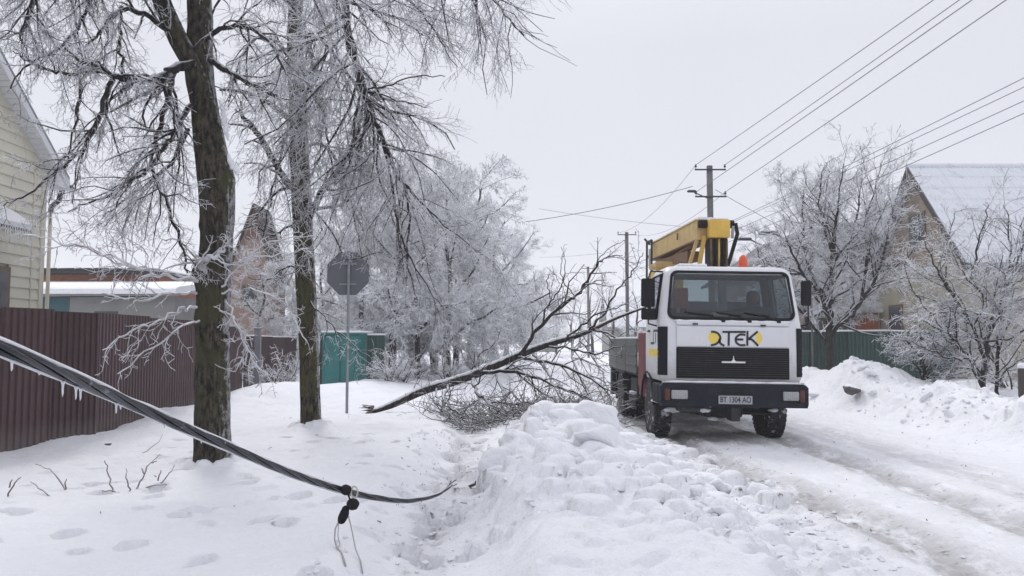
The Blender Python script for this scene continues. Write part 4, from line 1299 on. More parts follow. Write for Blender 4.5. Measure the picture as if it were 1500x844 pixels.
letter('letter_t', [[(585, 641), (700, 641)], [(641, 641), (641, 764)]])
letter('letter_e', [smooth2([(700, 641), (790, 641)], 1), smooth2([(788, 668), (745, 664), (712, 684), (702, 708), (712, 738), (745, 758), (790, 757)]), [(705, 708), (770, 708)]])
letter('letter_k', [[(806, 632), (806, 764)], [(897, 636), (815, 706)], smooth2([(818, 703), (850, 712), (903, 764)])])
# side logo on the door
mb = MB()
mb.box(-1.2385, -1.2355, 0.25, 0.62, 1.86, 1.90).box(-1.2385, -1.2355, 0.25, 0.29, 1.66, 1.86).box(-1.2385, -1.2355, 0.45, 0.50, 1.66, 1.84).box(-1.2385, -1.2355, 0.66, 0.7, 1.66, 1.90).box(-1.2385, -1.2355, 0.6, 0.95, 1.64, 1.68)
mb.build('door_lettering', M['kprint'], cab)
MB().box(-1.2385, -1.2355, 0.18, 1.15, 1.42, 1.56).build('door_stripe', M['yprint'], cab)
for s_ in (-1, 1):
    dr = MB().bbox(min(s_ * 1.228, s_ * 1.236), max(s_ * 1.228, s_ * 1.236), 0.24, 1.22, 1.12, 2.04, 0.003).build('door', M['paint'], truck)
    MB().bbox(min(s_ * 1.236, s_ * 1.265), max(s_ * 1.236, s_ * 1.265), 1.02, 1.16, 1.86, 1.90, 0.006).build('handle', M['chassis'], dr)
    zz = [(2.12, 1.215), (2.88, 1.115)]
    MB().add([(s_ * (1.21), 0.44, 2.12), (s_ * 1.21, 1.37, 2.12), (s_ * 1.113, 1.37, 2.88), (s_ * 1.113, 0.53, 2.88)], [(0, 1, 2, 3)]).build('side_window', M['glass'], cab)
    # black frame round the door window
    mb = MB()
    q = [(s_ * 1.219, 0.40, 2.115), (s_ * 1.219, 1.36, 2.115), (s_ * 1.118, 1.36, 2.885), (s_ * 1.118, 0.42, 2.885)]
    mb.tube(q + [q[0]], 0.018, 6)
    mb.tube([(s_ * 1.219, 0.62, 2.115), (s_ * 1.118, 0.62, 2.885)], 0.014, 6)
    mb.build('side_window_frame', M['rubber'], cab)
# slush spray and snow lodged on ledges
MB().tube([(-1.0 + 0.1 * k, 0.075, 2.055 + 0.004 * math.sin(k * 2)) for k in range(21)], [0.010 + 0.010 * abs(math.sin(k * 1.7)) for k in range(21)], 6).build('cowl_snow', M['snow'], cab, True)
MB().tube([(-1.15 + 0.115 * k, 0.02, 1.015) for k in range(21)], [0.012 + 0.012 * abs(math.sin(k * 2.3)) for k in range(21)], 6).build('ledge_snow', M['snow'], cab, True)
# wipers
for x0, x1 in ((-0.15, -0.80), (0.30, -0.25), (0.80, 0.22)):
    xm = x0 + (x1 - x0) * 0.35
    w_ = MB().tube([(x0, 0.06, 2.055), (xm, 0.10, 2.15), (x1 * 0.9 + x0 * 0.1, 0.10, 2.19)], 0.010, 6).build('wiper', M['rubber'], cab)
    MB().tube([(x0 * 0.75 + x1 * 0.25, 0.105, 2.155), (x1, 0.112, 2.205)], 0.011, 6).build('wiper_blade', M['rubber'], w_)
    MB().bbox(x0 - 0.035, x0 + 0.035, 0.05, 0.09, 2.035, 2.075, 0.01).build('wiper_pivot', M['rubber'], w_)
# dashboard, papers, seats, wheel
MB().bbox(-1.12, 1.12, 0.2, 0.62, 1.6, 2.13, 0.04).build('dashboard', M['interior'], cab)
MB().prism([(-0.30, 2.16), (-0.02, 2.145), (0.0, 2.175), (-0.27, 2.215)], 1, 0.24, 0.36).build('paper', plain('pale_yellow_paper', (0.8, 0.8, 0.45), 0.8), cab)
for x0 in (-0.75, 0.72):
    st = MB().bbox(x0 - 0.26, x0 + 0.26, 0.85, 1.35, 1.5, 1.72, 0.05).build('seat', M['coat'], cab)
    MB().bbox(x0 - 0.25, x0 + 0.25, 1.3, 1.44, 1.7, 2.33, 0.05).build('backrest', M['coat'], st)
sw = [(0.72 + 0.22 * math.cos(R(15 * k)), 0.62 + 0.20 * math.sin(R(15 * k)) * 0.55, 2.06 + 0.20 * math.sin(R(15 * k)) * 0.8) for k in range(25)]
MB().tube(sw, 0.016, 6, False).build('steering_wheel', M['rubber'], cab, True)
MB().tube([(-0.88, 0.30, 2.2), (-0.88, 0.30, 2.28)], 0.035, 8).build('air_freshener', M['plate'], cab)

# bumper, lights, plate
bp = MB().prism([(-1.22, 0.60), (1.25, 0.60), (1.27, 0.66), (1.27, 0.94), (1.22, 0.99), (-1.19, 0.99), (-1.24, 0.94), (-1.24, 0.66)], 1, -0.02, 0.16).build('bumper', M['bumper'], truck)
for s_ in (-1, 1):
    MB().bbox(min(s_ * 1.05, s_ * 1.25), max(s_ * 1.05, s_ * 1.25), 0.16, 0.72, 0.63, 0.97, 0.03).build('side_skirt', M['bumper'], truck)
MB().bbox(-1.19, 1.22, 0.02, 0.14, 0.992, 1.022, 0.006).build('top_strip', M['paint'], bp)
MB().bbox(-0.15, 0.17, -0.03, -0.018, 0.83, 0.93, 0.004).build('tow_slot', M['rubber'], bp)
for x0, x1, xs0, xs1 in ((-1.06, -0.78, -1.17, -1.08), (0.83, 1.10, 1.115, 1.20)):
    hb_ = MB().bbox(min(x0, xs0) - 0.02, max(x1, xs1) + 0.02, -0.035, 0.0, 0.695, 0.905, 0.01).build('lamp_housing', M['rubber'], bp)
    MB().bbox(x0, x1, -0.055, -0.03, 0.725, 0.88, 0.02).build('headlight', M['lens'], bp, auto=50)
    for k in range(6): MB().box(x0 + 0.03 + k * (x1 - x0 - 0.06) / 6, x0 + 0.034 + k * (x1 - x0 - 0.06) / 6, -0.058, -0.054, 0.75, 0.86).build('lens_rib', M['plate'], hb_)
    MB().bbox(xs0, xs1, -0.05, -0.03, 0.70, 0.90, 0.012).build('turn_signal', M['orange'], bp, auto=50)
plt = MB().bbox(-0.26, 0.31, -0.045, -0.03, 0.655, 0.795, 0.004).build('number_plate', M['plate'], bp)
cu = bpy.data.curves.new('plate_text', 'FONT')
cu.body = 'BT 1304 AO'
cu.size = 0.135
cu.extrude = 0.0015
cu.offset = 0.0025
cu.align_x, cu.align_y = 'CENTER', 'CENTER'
tmp = bpy.data.objects.new('tmp', cu)
COL.objects.link(tmp)
bpy.context.view_layer.update()
tm = bpy.data.meshes.new_from_object(tmp.evaluated_get(bpy.context.evaluated_depsgraph_get()))
bpy.data.objects.remove(tmp)
wx = max(v.co.x for v in tm.vertices) - min(v.co.x for v in tm.vertices)
for v in tm.vertices: v.co.x *= 0.52 / wx
tm.materials.clear()
tm.materials.append(M['kprint'])
link('plate_lettering', tm, plt, (0.025, -0.0475, 0.725), (R(90), 0, 0))
# lower front: axle, spring ends, snow clots
MB().bbox(-0.95, 0.95, 1.28, 1.42, 0.38, 0.52, 0.03).build('front_axle', M['chassis'], truck)
for s_ in (-0.42, 0.42):
    MB().bbox(s_ - 0.05, s_ + 0.05, 0.1, 2.6, 0.56, 0.66, 0.02).build('leaf_spring', M['chassis'], truck)
    MB().bbox(s_ - 0.05, s_ + 0.05, 0.16, 6.9, 0.70, 0.98, 0.01).build('chassis_rail', M['chassis'], truck)
MB().bbox(-0.33, 0.35, 0.6, 1.2, 0.36, 0.72, 0.06).build('engine_sump', M['chassis'], truck)
MB().bbox(-0.9, -0.55, 0.02, 0.4, 0.50, 0.60, 0.02).build('step', M['chassis'], truck)
MB().bbox(-0.04, 0.12, -0.01, 0.3, 0.36, 0.60, 0.02).build('tow_hook', M['chassis'], truck)
MB().tube([(-0.9, 0.9, 0.45), (0.9, 0.9, 0.42)], 0.03, 8).build('track_rod', M['chassis'], truck)
for i, (x_, y_, z_, r_) in enumerate(((-0.93, 0.5, 0.50, 0.09), (-0.45, 0.2, 0.53, 0.10), (-0.38, 0.15, 0.60, 0.05), (0.9, 0.7, 0.5, 0.07), (-0.2, 0.6, 0.34, 0.07), (-1.12, 0.75, 0.64, 0.09), (-1.2, 3.1, 0.62, 0.09))):
    o = link('snow_clot', lumps[i % 5], truck, (x_, y_, z_))
    o.scale = (r_ * 1.4, r_, r_ * 0.7)

def wheel_meshes():
    R0 = 0.56
    prof = [(0.30, -0.15), (0.42, -0.165), (0.50, -0.155), (0.545, -0.13), (0.548, 0.13), (0.50, 0.155), (0.42, 0.165), (0.30, 0.15)]
    tyre = MB().lathe(prof, (0, 0, 0), 0, 48)
    for k in range(40):                                  # cross-country lugs
        a = 2 * math.pi * k / 40
        for s_ in (-1, 1):
            aa = a + (0.078 if s_ > 0 else 0)
            Mx = Matrix.Rotation(aa, 4, 'X') @ Matrix.Translation((s_ * 0.083, 0, 0.548)) @ Matrix.Rotation(s_ * 0.35, 4, 'Z')
            tyre.box(-0.072, 0.072, -0.021, 0.021, -0.012, 0.020, Mx)
            Mx = Matrix.Rotation(aa, 4, 'X') @ Matrix.Translation((s_ * 0.146, 0, 0.518))
            tyre.box(-0.016, 0.016, -0.02, 0.02, -0.03, 0.02, Mx)
    rim = MB().lathe([(0.30, -0.14), (0.285, -0.13), (0.27, -0.05), (0.12, -0.03), (0.11, -0.12), (0.06, -0.14), (0.01, -0.14)], (0, 0, 0), 0, 24)
    nuts = MB()
    for k in range(10):
        a = 2 * math.pi * k / 10
        nuts.lathe([(0.018, -0.07), (0.018, -0.03)], (0, 0.19 * math.cos(a), 0.19 * math.sin(a)), 0, 6)
    mtt, t = newmat('snow_caked_tyre')
    n = t.noise(6, 8, 0.7)
    t.bsdf(t.mix(t.ramp(n, 0.55, 0.66), (0.02, 0.02, 0.022), (0.55, 0.56, 0.6)), 0.85, 0, n, 0.4, 0.01)
    return tyre.mesh('tyre', mtt, auto=30), rim.mesh('rim', plain('wheel_rim', (0.10, 0.10, 0.11), 0.6, 0.2, dirt=(0.5, 0.5, 0.52), dirtamt=0.6), auto=40), nuts.mesh('nuts', M['steel_dark'])
ty_me, rm_me, nt_me = wheel_meshes()
def wheel(x, y, flip=False, z=0.5):
    w_ = link('wheel', rm_me, truck, (x, y, z), (0.3, 0, R(180) if flip else 0))
    link('tyre', ty_me, w_)
    link('nuts', nt_me, w_)
for x, y, fl in ((-1.03, 1.35, False), (1.03, 1.35, True), (-1.05, 5.1, False), (-0.70, 5.1, True), (1.05, 5.1, True), (0.70, 5.1, False)): wheel(x, y, fl)
for s_ in (-1, 1):                                       # front mudguards
    pts = [(1.35 + 0.66 * math.cos(R(a)), 0.52 + 0.62 * math.sin(R(a))) for a in range(8, 181, 12)]
    pin = [(1.35 + 0.63 * math.cos(R(a)), 0.52 + 0.59 * math.sin(R(a))) for a in range(8, 181, 12)]
    MB().prism(pts + pin[::-1], 0, min(s_ * 0.86, s_ * 1.245), max(s_ * 0.86, s_ * 1.245)).build('mudguard', M['bumper'], truck, auto=40)
    MB().bbox(min(s_ * 0.86, s_ * 1.23), max(s_ * 0.86, s_ * 1.23), 5.78, 5.8, 0.3, 0.95, 0.004).build('mud_flap', M['rubber'], truck)
    MB().prism([(4.4, 1.0), (4.5, 1.06), (5.7, 1.06), (5.8, 1.0), (5.8, 0.97), (4.4, 0.97)], 0, min(s_ * 0.86, s_ * 1.22), max(s_ * 0.86, s_ * 1.22)).build('mudguard', M['chassis'], truck)
MB().tube([(-1.5 + 1.5, 5.1, 0.5), (0.9, 5.1, 0.5)], 0.1, 8).tube([(-0.9, 5.1, 0.5), (0, 5.1, 0.5)], 0.1, 8).build('rear_axle', M['chassis'], truck)
# body behind the cab
MB().bbox(-1.21, -0.30, CB + 0.10, CB + 0.75, 0.62, 1.86, 0.02).build('red_locker', M['red'], truck)
MB().bbox(-1.20, 1.2, CB + 0.75, CB + 0.95, 0.80, 1.86, 0.01).build('bulkhead', M['red'], truck)
MB().bbox(-0.95, -0.36, CB + 0.14, CB + 0.5, 2.0, 2.74, 0.02).build('red_canister', M['beacon'], truck)
MB().bbox(-0.5, 0.9, CB + 0.5, CB + 0.7, 1.86, 2.5, 0.01).build('headboard', M['deck'], truck)
MB().bbox(-1.2, 1.2, CB + 0.95, 7.2, 0.98, 1.10, 0.01).build('deck', M['chassis'], truck)
for k in range(3):
    y0 = CB + 0.98 + k * 1.5
    for s_ in (-1, 1):
        sb = MB().bbox(min(s_ * 1.20, s_ * 1.235), max(s_ * 1.20, s_ * 1.235), y0, y0 + 1.46, 1.03, 1.74, 0.006).build('side_board', M['deck'], truck)
        for zz in (1.2, 1.4, 1.6): MB().bbox(min(s_ * 1.235, s_ * 1.25), max(s_ * 1.235, s_ * 1.25), y0 + 0.03, y0 + 1.43, zz - 0.02, zz + 0.02, 0.004).build('rib', M['deck'], sb)
        MB().bbox(s_ * 1.19 - 0.04, s_ * 1.19 + 0.04, y0, y0 + 1.44, 1.741, 1.78, 0.015).build('snow_strip', M['snow'], sb)
MB().bbox(-1.15, 1.15, CB + 1.0, 7.1, 1.102, 1.18, 0.03).build('deck_snow', M['snow'], truck)
for s_ in (-1, 1):
    MB().bbox(s_ * 1.02 - 0.14, s_ * 1.02 + 0.14, CB + 1.3, CB + 2.2, 0.45, 0.93, 0.05).build('side_tank', M['chassis'], truck)
MB().bbox(-1.24, -0.9, 6.5, 6.75, 0.35, 1.0, 0.02).build('outrigger_leg', M['chassis'], truck)
MB().bbox(0.9, 1.24, 6.5, 6.75, 0.35, 1.0, 0.02).build('outrigger_leg', M['chassis'], truck)
mb = MB()
for s_ in (-0.85, 0.85): mb.box(s_ - 0.1, s_ + 0.1, 7.18, 7.22, 0.8, 0.92)
mb.build('tail_lamps', M['orange'], truck)
# roof snow, beacon
MB().lathe([(0.10, 0), (0.10, 0.03), (0.085, 0.035), (0.08, 0.12), (0.065, 0.19), (0.03, 0.235), (0.005, 0.24)], (0.42, 0.85, 3.05), 2, 16).build('beacon', M['beacon'], truck, auto=40)
MB().bbox(-0.25, 0.6, 0.7, 1.0, 3.02, 3.055, 0.01).build('beacon_base', M['chassis'], truck)
MB().bbox(-0.82, -0.3, 0.55, 1.5, 3.03, 3.09, 0.03).build('roof_snow', M['snow'], truck)
MB().bbox(0.75, 0.95, 0.6, 1.4, 3.015, 3.05, 0.015).build('roof_snow', M['snow'], truck)
# mirrors
def mirror(parts, arm, label=None):
    a = MB().tube(arm, 0.014, 6).build('mirror_arm', M['rubber'], truck, True)
    for x0, x1, z0, z1, y in parts:
        h = MB().bbox(x0, x1, y - 0.03, y + 0.06, z0, z1, 0.03).build('mirror_housing', M['rubber'], a, auto=50)
        MB().bbox(x0 + 0.02, x1 - 0.02, y + 0.058, y + 0.064, z0 + 0.02, z1 - 0.02, 0.002).build('mirror_glass', M['emblem'], h)
mirror([(-1.50, -1.26, 2.30, 2.80, 0.42), (-1.50, -1.22, 2.07, 2.27, 0.40)], [(-1.12, 0.42, 2.92), (-1.34, 0.40, 2.93), (-1.38, 0.40, 2.8), (-1.38, 0.4, 2.1), (-1.38, 0.38, 2.0), (-1.22, 0.36, 1.96)])
mirror([(1.32, 1.50, 2.36, 2.80, 0.42)], [(1.12, 0.42, 2.92), (1.34, 0.40, 2.92), (1.44, 0.42, 2.8), (1.44, 0.42, 2.08), (1.40, 0.38, 2.02), (1.23, 0.36, 2.0)])

# folded boom
def bar(name, pts, w, mat, parent=None, sides=4): return MB().tube(pts, w, sides).build(name, mat, parent or truck)
def box_beam(name, a, b, w, h0, h1, mat, parent=None):
    """tapering box section between two centreline points"""
    a, b = Vector(a), Vector(b)
    d = (b - a).normalized()
    sx_ = Vector((d.y, -d.x, 0)).normalized()
    vs = []
    for p, h in ((a, h0), (b, h1)):
        for i, j in ((-1, -1), (1, -1), (1, 1), (-1, 1)): vs.append(p + sx_ * i * w / 2 + Vector((0, 0, j * h / 2)))
    return MB().add(vs, [(0, 1, 2, 3), (7, 6, 5, 4), (0, 4, 5, 1), (1, 5, 6, 2), (2, 6, 7, 3), (3, 7, 4, 0)]).build(name, mat, parent or truck)
bm_ = box_beam('boom', (-0.05, 6.7, 3.97), (0.16, 2.55, 3.99), 0.36, 0.38, 0.42, M['tan'])
box_beam('snow_strip', (-0.05, 6.7, 4.225), (0.16, 2.6, 4.225), 0.30, 0.05, 0.06, M['snow'], bm_)
box_beam('lower_flange', (-0.05, 6.72, 3.775), (0.16, 2.6, 3.775), 0.40, 0.03, 0.03, M['rust'], bm_)
box_beam('upper_flange', (-0.05, 6.72, 4.195), (0.16, 2.6, 4.195), 0.40, 0.022, 0.022, M['tan'], bm_)
for y_, z0, z1 in ((5.0, 3.84, 4.17), (3.9, 3.95, 4.10)): MB().box(-0.145 + 0.0, -0.12, y_, y_ + 0.05, z0, z1).build('stiffener', M['rust'], bm_)
box_beam('inner_boom', (0.02, 7.0, 3.98), (0.0, 6.68, 3.98), 0.26, 0.32, 0.32, M['metal'], bm_)
hd = MB().bbox(0.17, 0.60, 2.30, 2.85, 3.80, 4.17, 0.03).build('boom_head', M['yellow'], truck, auto=40)
MB().bbox(0.20, 0.57, 2.33, 2.8, 4.17, 4.205, 0.015).build('snow_strip', M['snow'], hd)
for x0, x1 in ((0.0, 0.17), (0.6, 0.72)): MB().lathe([(0.07, x0), (0.085, x0 + 0.01), (0.085, x1 - 0.01), (0.07, x1)], (0, 2.5, 4.10), 0, 14).build('pivot_pin', M['rubber'], hd, auto=40)
lw = MB().bbox(0.20, 0.58, 2.42, 2.80, 3.20, 3.80, 0.02).build('lower_link', M['chassis'], truck)
for k in range(5):
    MB().tube([(0.23 + k * 0.08, 2.40, 3.78), (0.23 + k * 0.08, 2.39, 3.5), (0.24 + k * 0.075, 2.41, 3.22)], 0.022, 6).build('hydraulic_hose', (M['rust'], M['rubber'], M['yellow'], M['rubber'], M['rust'])[k], lw, True)
bar('brace', [(0.12, 2.5, 3.85), (0.02, 2.55, 3.20)], 0.055, M['yellow'])
bar('brace', [(0.0, 2.6, 3.8), (-0.16, 2.7, 3.20)], 0.045, M['tan'])
bar('side_link', [(0.74, 2.45, 4.12), (0.78, 2.45, 3.9), (0.60, 2.5, 3.25)], 0.045, M['rubber'])
bar('white_rod', [(0.68, 2.4, 4.05), (0.66, 2.4, 3.8)], 0.035, M['metal'])
bar('lift_cylinder', [(-0.1, 5.6, 3.55), (0.05, 3.2, 3.75)], 0.07, M['rust'], sides=10)
box_beam('lower_boom', (-0.05, 6.2, 3.62), (0.1, 3.3, 3.52), 0.3, 0.16, 0.22, M['rust'])
MB().lathe([(0.42, 1.1), (0.42, 1.35), (0.30, 1.4), (0.26, 3.2), (0.36, 3.3), (0.36, 3.4)], (-0.05, 4.9, 0), 2, 20).build('turret', M['yellow'], truck, auto=35)
MB().bbox(-0.50, 0.35, 4.5, 5.4, 3.40, 3.52, 0.02).build('turret_head', M['tan'], truck)
# work basket frame folded at the boom tip
bk = MB()
for a, b in (((-0.28, 7.0, 3.2), (-0.28, 7.0, 4.32)), ((-0.28, 7.0, 4.28), (0.12, 7.0, 4.28)), ((0.12, 7.0, 3.5), (0.12, 7.0, 4.28)), ((-0.28, 7.0, 3.9), (0.12, 7.0, 3.9)), ((-0.34, 7.0, 4.36), (-0.22, 6.9, 4.2)), ((-0.28, 7.0, 3.2), (-0.28, 6.2, 3.2)), ((-0.28, 7.0, 4.28), (-0.28, 6.3, 4.24)), ((-0.28, 6.3, 3.2), (-0.28, 6.3, 4.24))):
    bk.tube([a, b], 0.028, 6)
bk.build('basket_frame', M['steel_dark'], truck)
MB().bbox(-0.24, -0.17, 6.95, 6.99, 3.6, 4.1, 0.01).build('basket_panel', M['emblem'], truck)
MB().bbox(-0.30, 0.3, 5.9, 6.6, 3.18, 3.42, 0.02).build('boom_cradle', M['yellow'], truck)

# driver in the cab, a dark hooded silhouette
def person(label, loc):
    me = bpy.data.meshes.new('person')
    J = {'pel': (0, 0, 0, .17), 'sp': (0, -.01, .22, .17), 'ch': (0, -.03, .44, .24), 'nk': (0, -.05, .60, .10), 'hd': (0, -.06, .72, .115), 'tp': (0, -.03, .86, .11),
         'sl': (-.25, -.03, .50, .11), 'el': (-.27, -.22, .30, .06), 'wl': (-.16, -.42, .36, .04), 'hl': (-.13, -.50, .38, .035),
         'sr': (.25, -.03, .50, .11), 'er': (.27, -.22, .30, .06), 'wr': (.16, -.42, .36, .04), 'hr': (.13, -.50, .38, .035),
         'kl': (-.13, -.42, .02, .085), 'al': (-.13, -.50, -.40, .055), 'kr': (.13, -.42, .02, .085), 'ar': (.13, -.50, -.40, .055), 'tl': (-.13, -.66, -.44, .045), 'tr': (.13, -.66, -.44, .045)}
    E = [('pel', 'sp'), ('sp', 'ch'), ('ch', 'nk'), ('nk', 'hd'), ('hd', 'tp'), ('ch', 'sl'), ('sl', 'el'), ('el', 'wl'), ('wl', 'hl'), ('ch', 'sr'), ('sr', 'er'), ('er', 'wr'), ('wr', 'hr'),
         ('pel', 'kl'), ('kl', 'al'), ('al', 'tl'), ('pel', 'kr'), ('kr', 'ar'), ('ar', 'tr')]
    for s_, h in ((-1, 'hl'), (1, 'hr')):
        for k in range(5):
            a = J[h]
            if k < 4:
                J[f'{h}{k}a'] = (a[0] + s_ * -0.02, a[1] - 0.03, a[2] + 0.03 - k * 0.019, .010)
                J[f'{h}{k}b'] = (a[0] + s_ * -0.06, a[1] - 0.02 + 0.004 * k, a[2] + 0.032 - k * 0.019, .009)
            else:
                J[f'{h}{k}a'] = (a[0] + s_ * -0.03, a[1] + 0.01, a[2] + 0.04, .011)
                J[f'{h}{k}b'] = (a[0] + s_ * -0.06, a[1] + 0.0, a[2] + 0.045, .010)
            E += [(h, f'{h}{k}a'), (f'{h}{k}a', f'{h}{k}b')]
    keys = list(J)
    me.from_pydata([J[k][:3] for k in keys], [(keys.index(a), keys.index(b)) for a, b in E], [])
    me.materials.append(M['coat'])
    o = link('person', me, None, loc)
    m1 = o.modifiers.new('skin', 'SKIN')
    m2 = o.modifiers.new('sub', 'SUBSURF')
    m2.levels = m2.render_levels = 2
    for i, k in enumerate(keys):
        me.skin_vertices[0].data[i].radius = (J[k][3], J[k][3])
    me.skin_vertices[0].data[0].use_root = True
    return tag(o, label, 'person')
pr_ = person('driver in dark hooded coat sitting behind the truck windscreen', (TX + 0.70, TY + 1.10, 1.60))
pr_.scale = (1.22, 1.1, 1.22)
fb = bmesh.new()
bmesh.ops.create_uvsphere(fb, u_segments=20, v_segments=14, radius=1)
for v in fb.verts:
    c = v.co
    nose = 0.22 * math.exp(-((c.x / 0.16) ** 2 + ((c.z + 0.02) / 0.28) ** 2)) if c.y < 0 else 0
    eye = 0.08 * sum(math.exp(-(((c.x - s_ * 0.36) / 0.17) ** 2 + ((c.z - 0.14) / 0.12) ** 2)) for s_ in (-1, 1)) if c.y < 0 else 0
    mouth = 0.05 * math.exp(-((c.x / 0.3) ** 2 + ((c.z + 0.42) / 0.06) ** 2)) if c.y < 0 else 0
    c.y += -nose + eye + mouth
    v.co = Vector((c.x * 0.072, c.y * 0.085 - 0.115, c.z * 0.105 + 0.745))
fm = bpy.data.meshes.new('face')
fb.to_mesh(fm)
fb.free()
fm.materials.append(M['skin'])
fm.polygons.foreach_set('use_smooth', [True] * len(fm.polygons))
link('face', fm, pr_)

# ------------------------------------------------------------------ trees
def rnd_perp(d, q):
    while True:
        v = (q.gauss(0, 1), q.gauss(0, 1), q.gauss(0, 1))
        k = v[0] * d[0] + v[1] * d[1] + v[2] * d[2]
        v = (v[0] - k * d[0], v[1] - k * d[1], v[2] - k * d[2])
        l = math.sqrt(v[0] ** 2 + v[1] ** 2 + v[2] ** 2)
        if l > 0.1: return (v[0] / l, v[1] / l, v[2] / l)
def norm3(v):
    l = math.sqrt(v[0] ** 2 + v[1] ** 2 + v[2] ** 2) or 1
    return (v[0] / l, v[1] / l, v[2] / l)

class Cfg:
    """growth rules per level"""
    def __init__(s, **k):
        s.seg = (7, 6, 5, 3, 2)
        s.sides = (8, 6, 4, 3, 3)
        s.wig = (0.10, 0.16, 0.22, 0.25, 0.25)
        s.droop = (0.0, 0.03, 0.05, 0.08, 0.06)
        s.dens = (2.5, 5.0, 8.0, 12.0, 0)               # children per metre
        s.ratio = (0.55, 0.5, 0.45, 0.45, 0.4)          # child length / parent length
        s.ang = (45, 45, 45, 45, 45)
        s.maxl = 4
        s.rmin = 0.004
        s.minlen = 0.07
        s.flat = 0.0
        s.keep = None
        s.tip = 0.35
        for a, b in k.items(): setattr(s, a, b)

def spawn(out, pts, rads, L_, lev, cfg, q, t0=0.15, start=None):
    n = len(pts)
    k = max(1, int(cfg.dens[lev] * L_ * q.uniform(0.85, 1.15)))
    for c in range(k):
        t = t0 + (1 - t0) * (c + q.random()) / k
        f = t * (n - 1)
        i = min(int(f), n - 2)
        u = f - i
        a, b = pts[i], pts[i + 1]
        p = (a[0] + (b[0] - a[0]) * u, a[1] + (b[1] - a[1]) * u, a[2] + (b[2] - a[2]) * u)
        d = norm3((b[0] - a[0], b[1] - a[1], b[2] - a[2]))
        e = rnd_perp(d, q)
        if cfg.flat: e = norm3((e[0], e[1], e[2] * (1 - cfg.flat)))
        an = R(cfg.ang[lev] + q.gauss(0, 12))
        nd = norm3(tuple(d[m] * math.cos(an) + e[m] * math.sin(an) for m in range(3)))
        l = max(cfg.minlen, min(L_ * cfg.ratio[lev], 2.4) * (1.15 - 0.65 * t) * q.uniform(0.55, 1.25))
        r = max(cfg.rmin, (rads[i] * (1 - u) + rads[i + 1] * u) * q.uniform(0.42, 0.62))
        r = min(r, 0.035 * l + cfg.rmin)
        grow(out, p, nd, l, r, lev + 1, cfg, q)

def grow(out, p, d, L_, r, lev, cfg, q):
    if cfg.keep is not None and lev <= 3 and not cfg.keep(p): return
    n = cfg.seg[lev]
    st = L_ / n
    w, dr = cfg.wig[lev], cfg.droop[lev]
    pts, rads = [p], [r]
    for i in range(n):
        d = norm3((d[0] + q.gauss(0, w), d[1] + q.gauss(0, w), d[2] + q.gauss(0, w) - dr))
        p = (p[0] + d[0] * st, p[1] + d[1] * st, p[2] + d[2] * st)
        pts.append(p)
        rads.append(max(cfg.rmin * 0.7, r * (1 - (1 - cfg.tip) * (i + 1) / n)))
    out[min(lev, 4)].append((pts, rads, cfg.sides[lev]))
    if lev < cfg.maxl: spawn(out, pts, rads, L_, lev, cfg, q)

def spline(ctrl, n_per=5, jit=0.0, q=None):
    out = []
    c = [Vector(a) for a in ctrl]
    for i in range(len(c) - 1):
        p0, p1, p2, p3 = c[max(i - 1, 0)], c[i], c[i + 1], c[min(i + 2, len(c) - 1)]
        for k in range(n_per):
            t = k / n_per
            v = 0.5 * ((2 * p1) + (p2 - p0) * t + (2 * p0 - 5 * p1 + 4 * p2 - p3) * t * t + (3 * p1 - 3 * p2 + p3 - p0) * t ** 3)
            if jit and (i or k): v = v + Vector((q.gauss(0, jit), q.gauss(0, jit), q.gauss(0, jit)))
            out.append(tuple(v))
    out.append(tuple(c[-1]))
    return out
def plen(pts): return sum(math.dist(pts[i], pts[i + 1]) for i in range(len(pts) - 1))
def lerp_list(v, n):
    return [float(x) for x in np.interp(np.linspace(0, len(v) - 1, n), range(len(v)), v)]

def limb(out, ctrl, radii, lev, cfg, q, jit=0.012, t0=0.1):
    """a limb laid along given points, then branched by the growth rules"""
    pts = spline(ctrl, 5, jit, q)
    rads = lerp_list(radii, len(pts))
    out['limb'].append((pts, rads, 8 if radii[0] > 0.03 else 6))
    spawn(out, pts, rads, plen(pts), lev, cfg, q, t0)

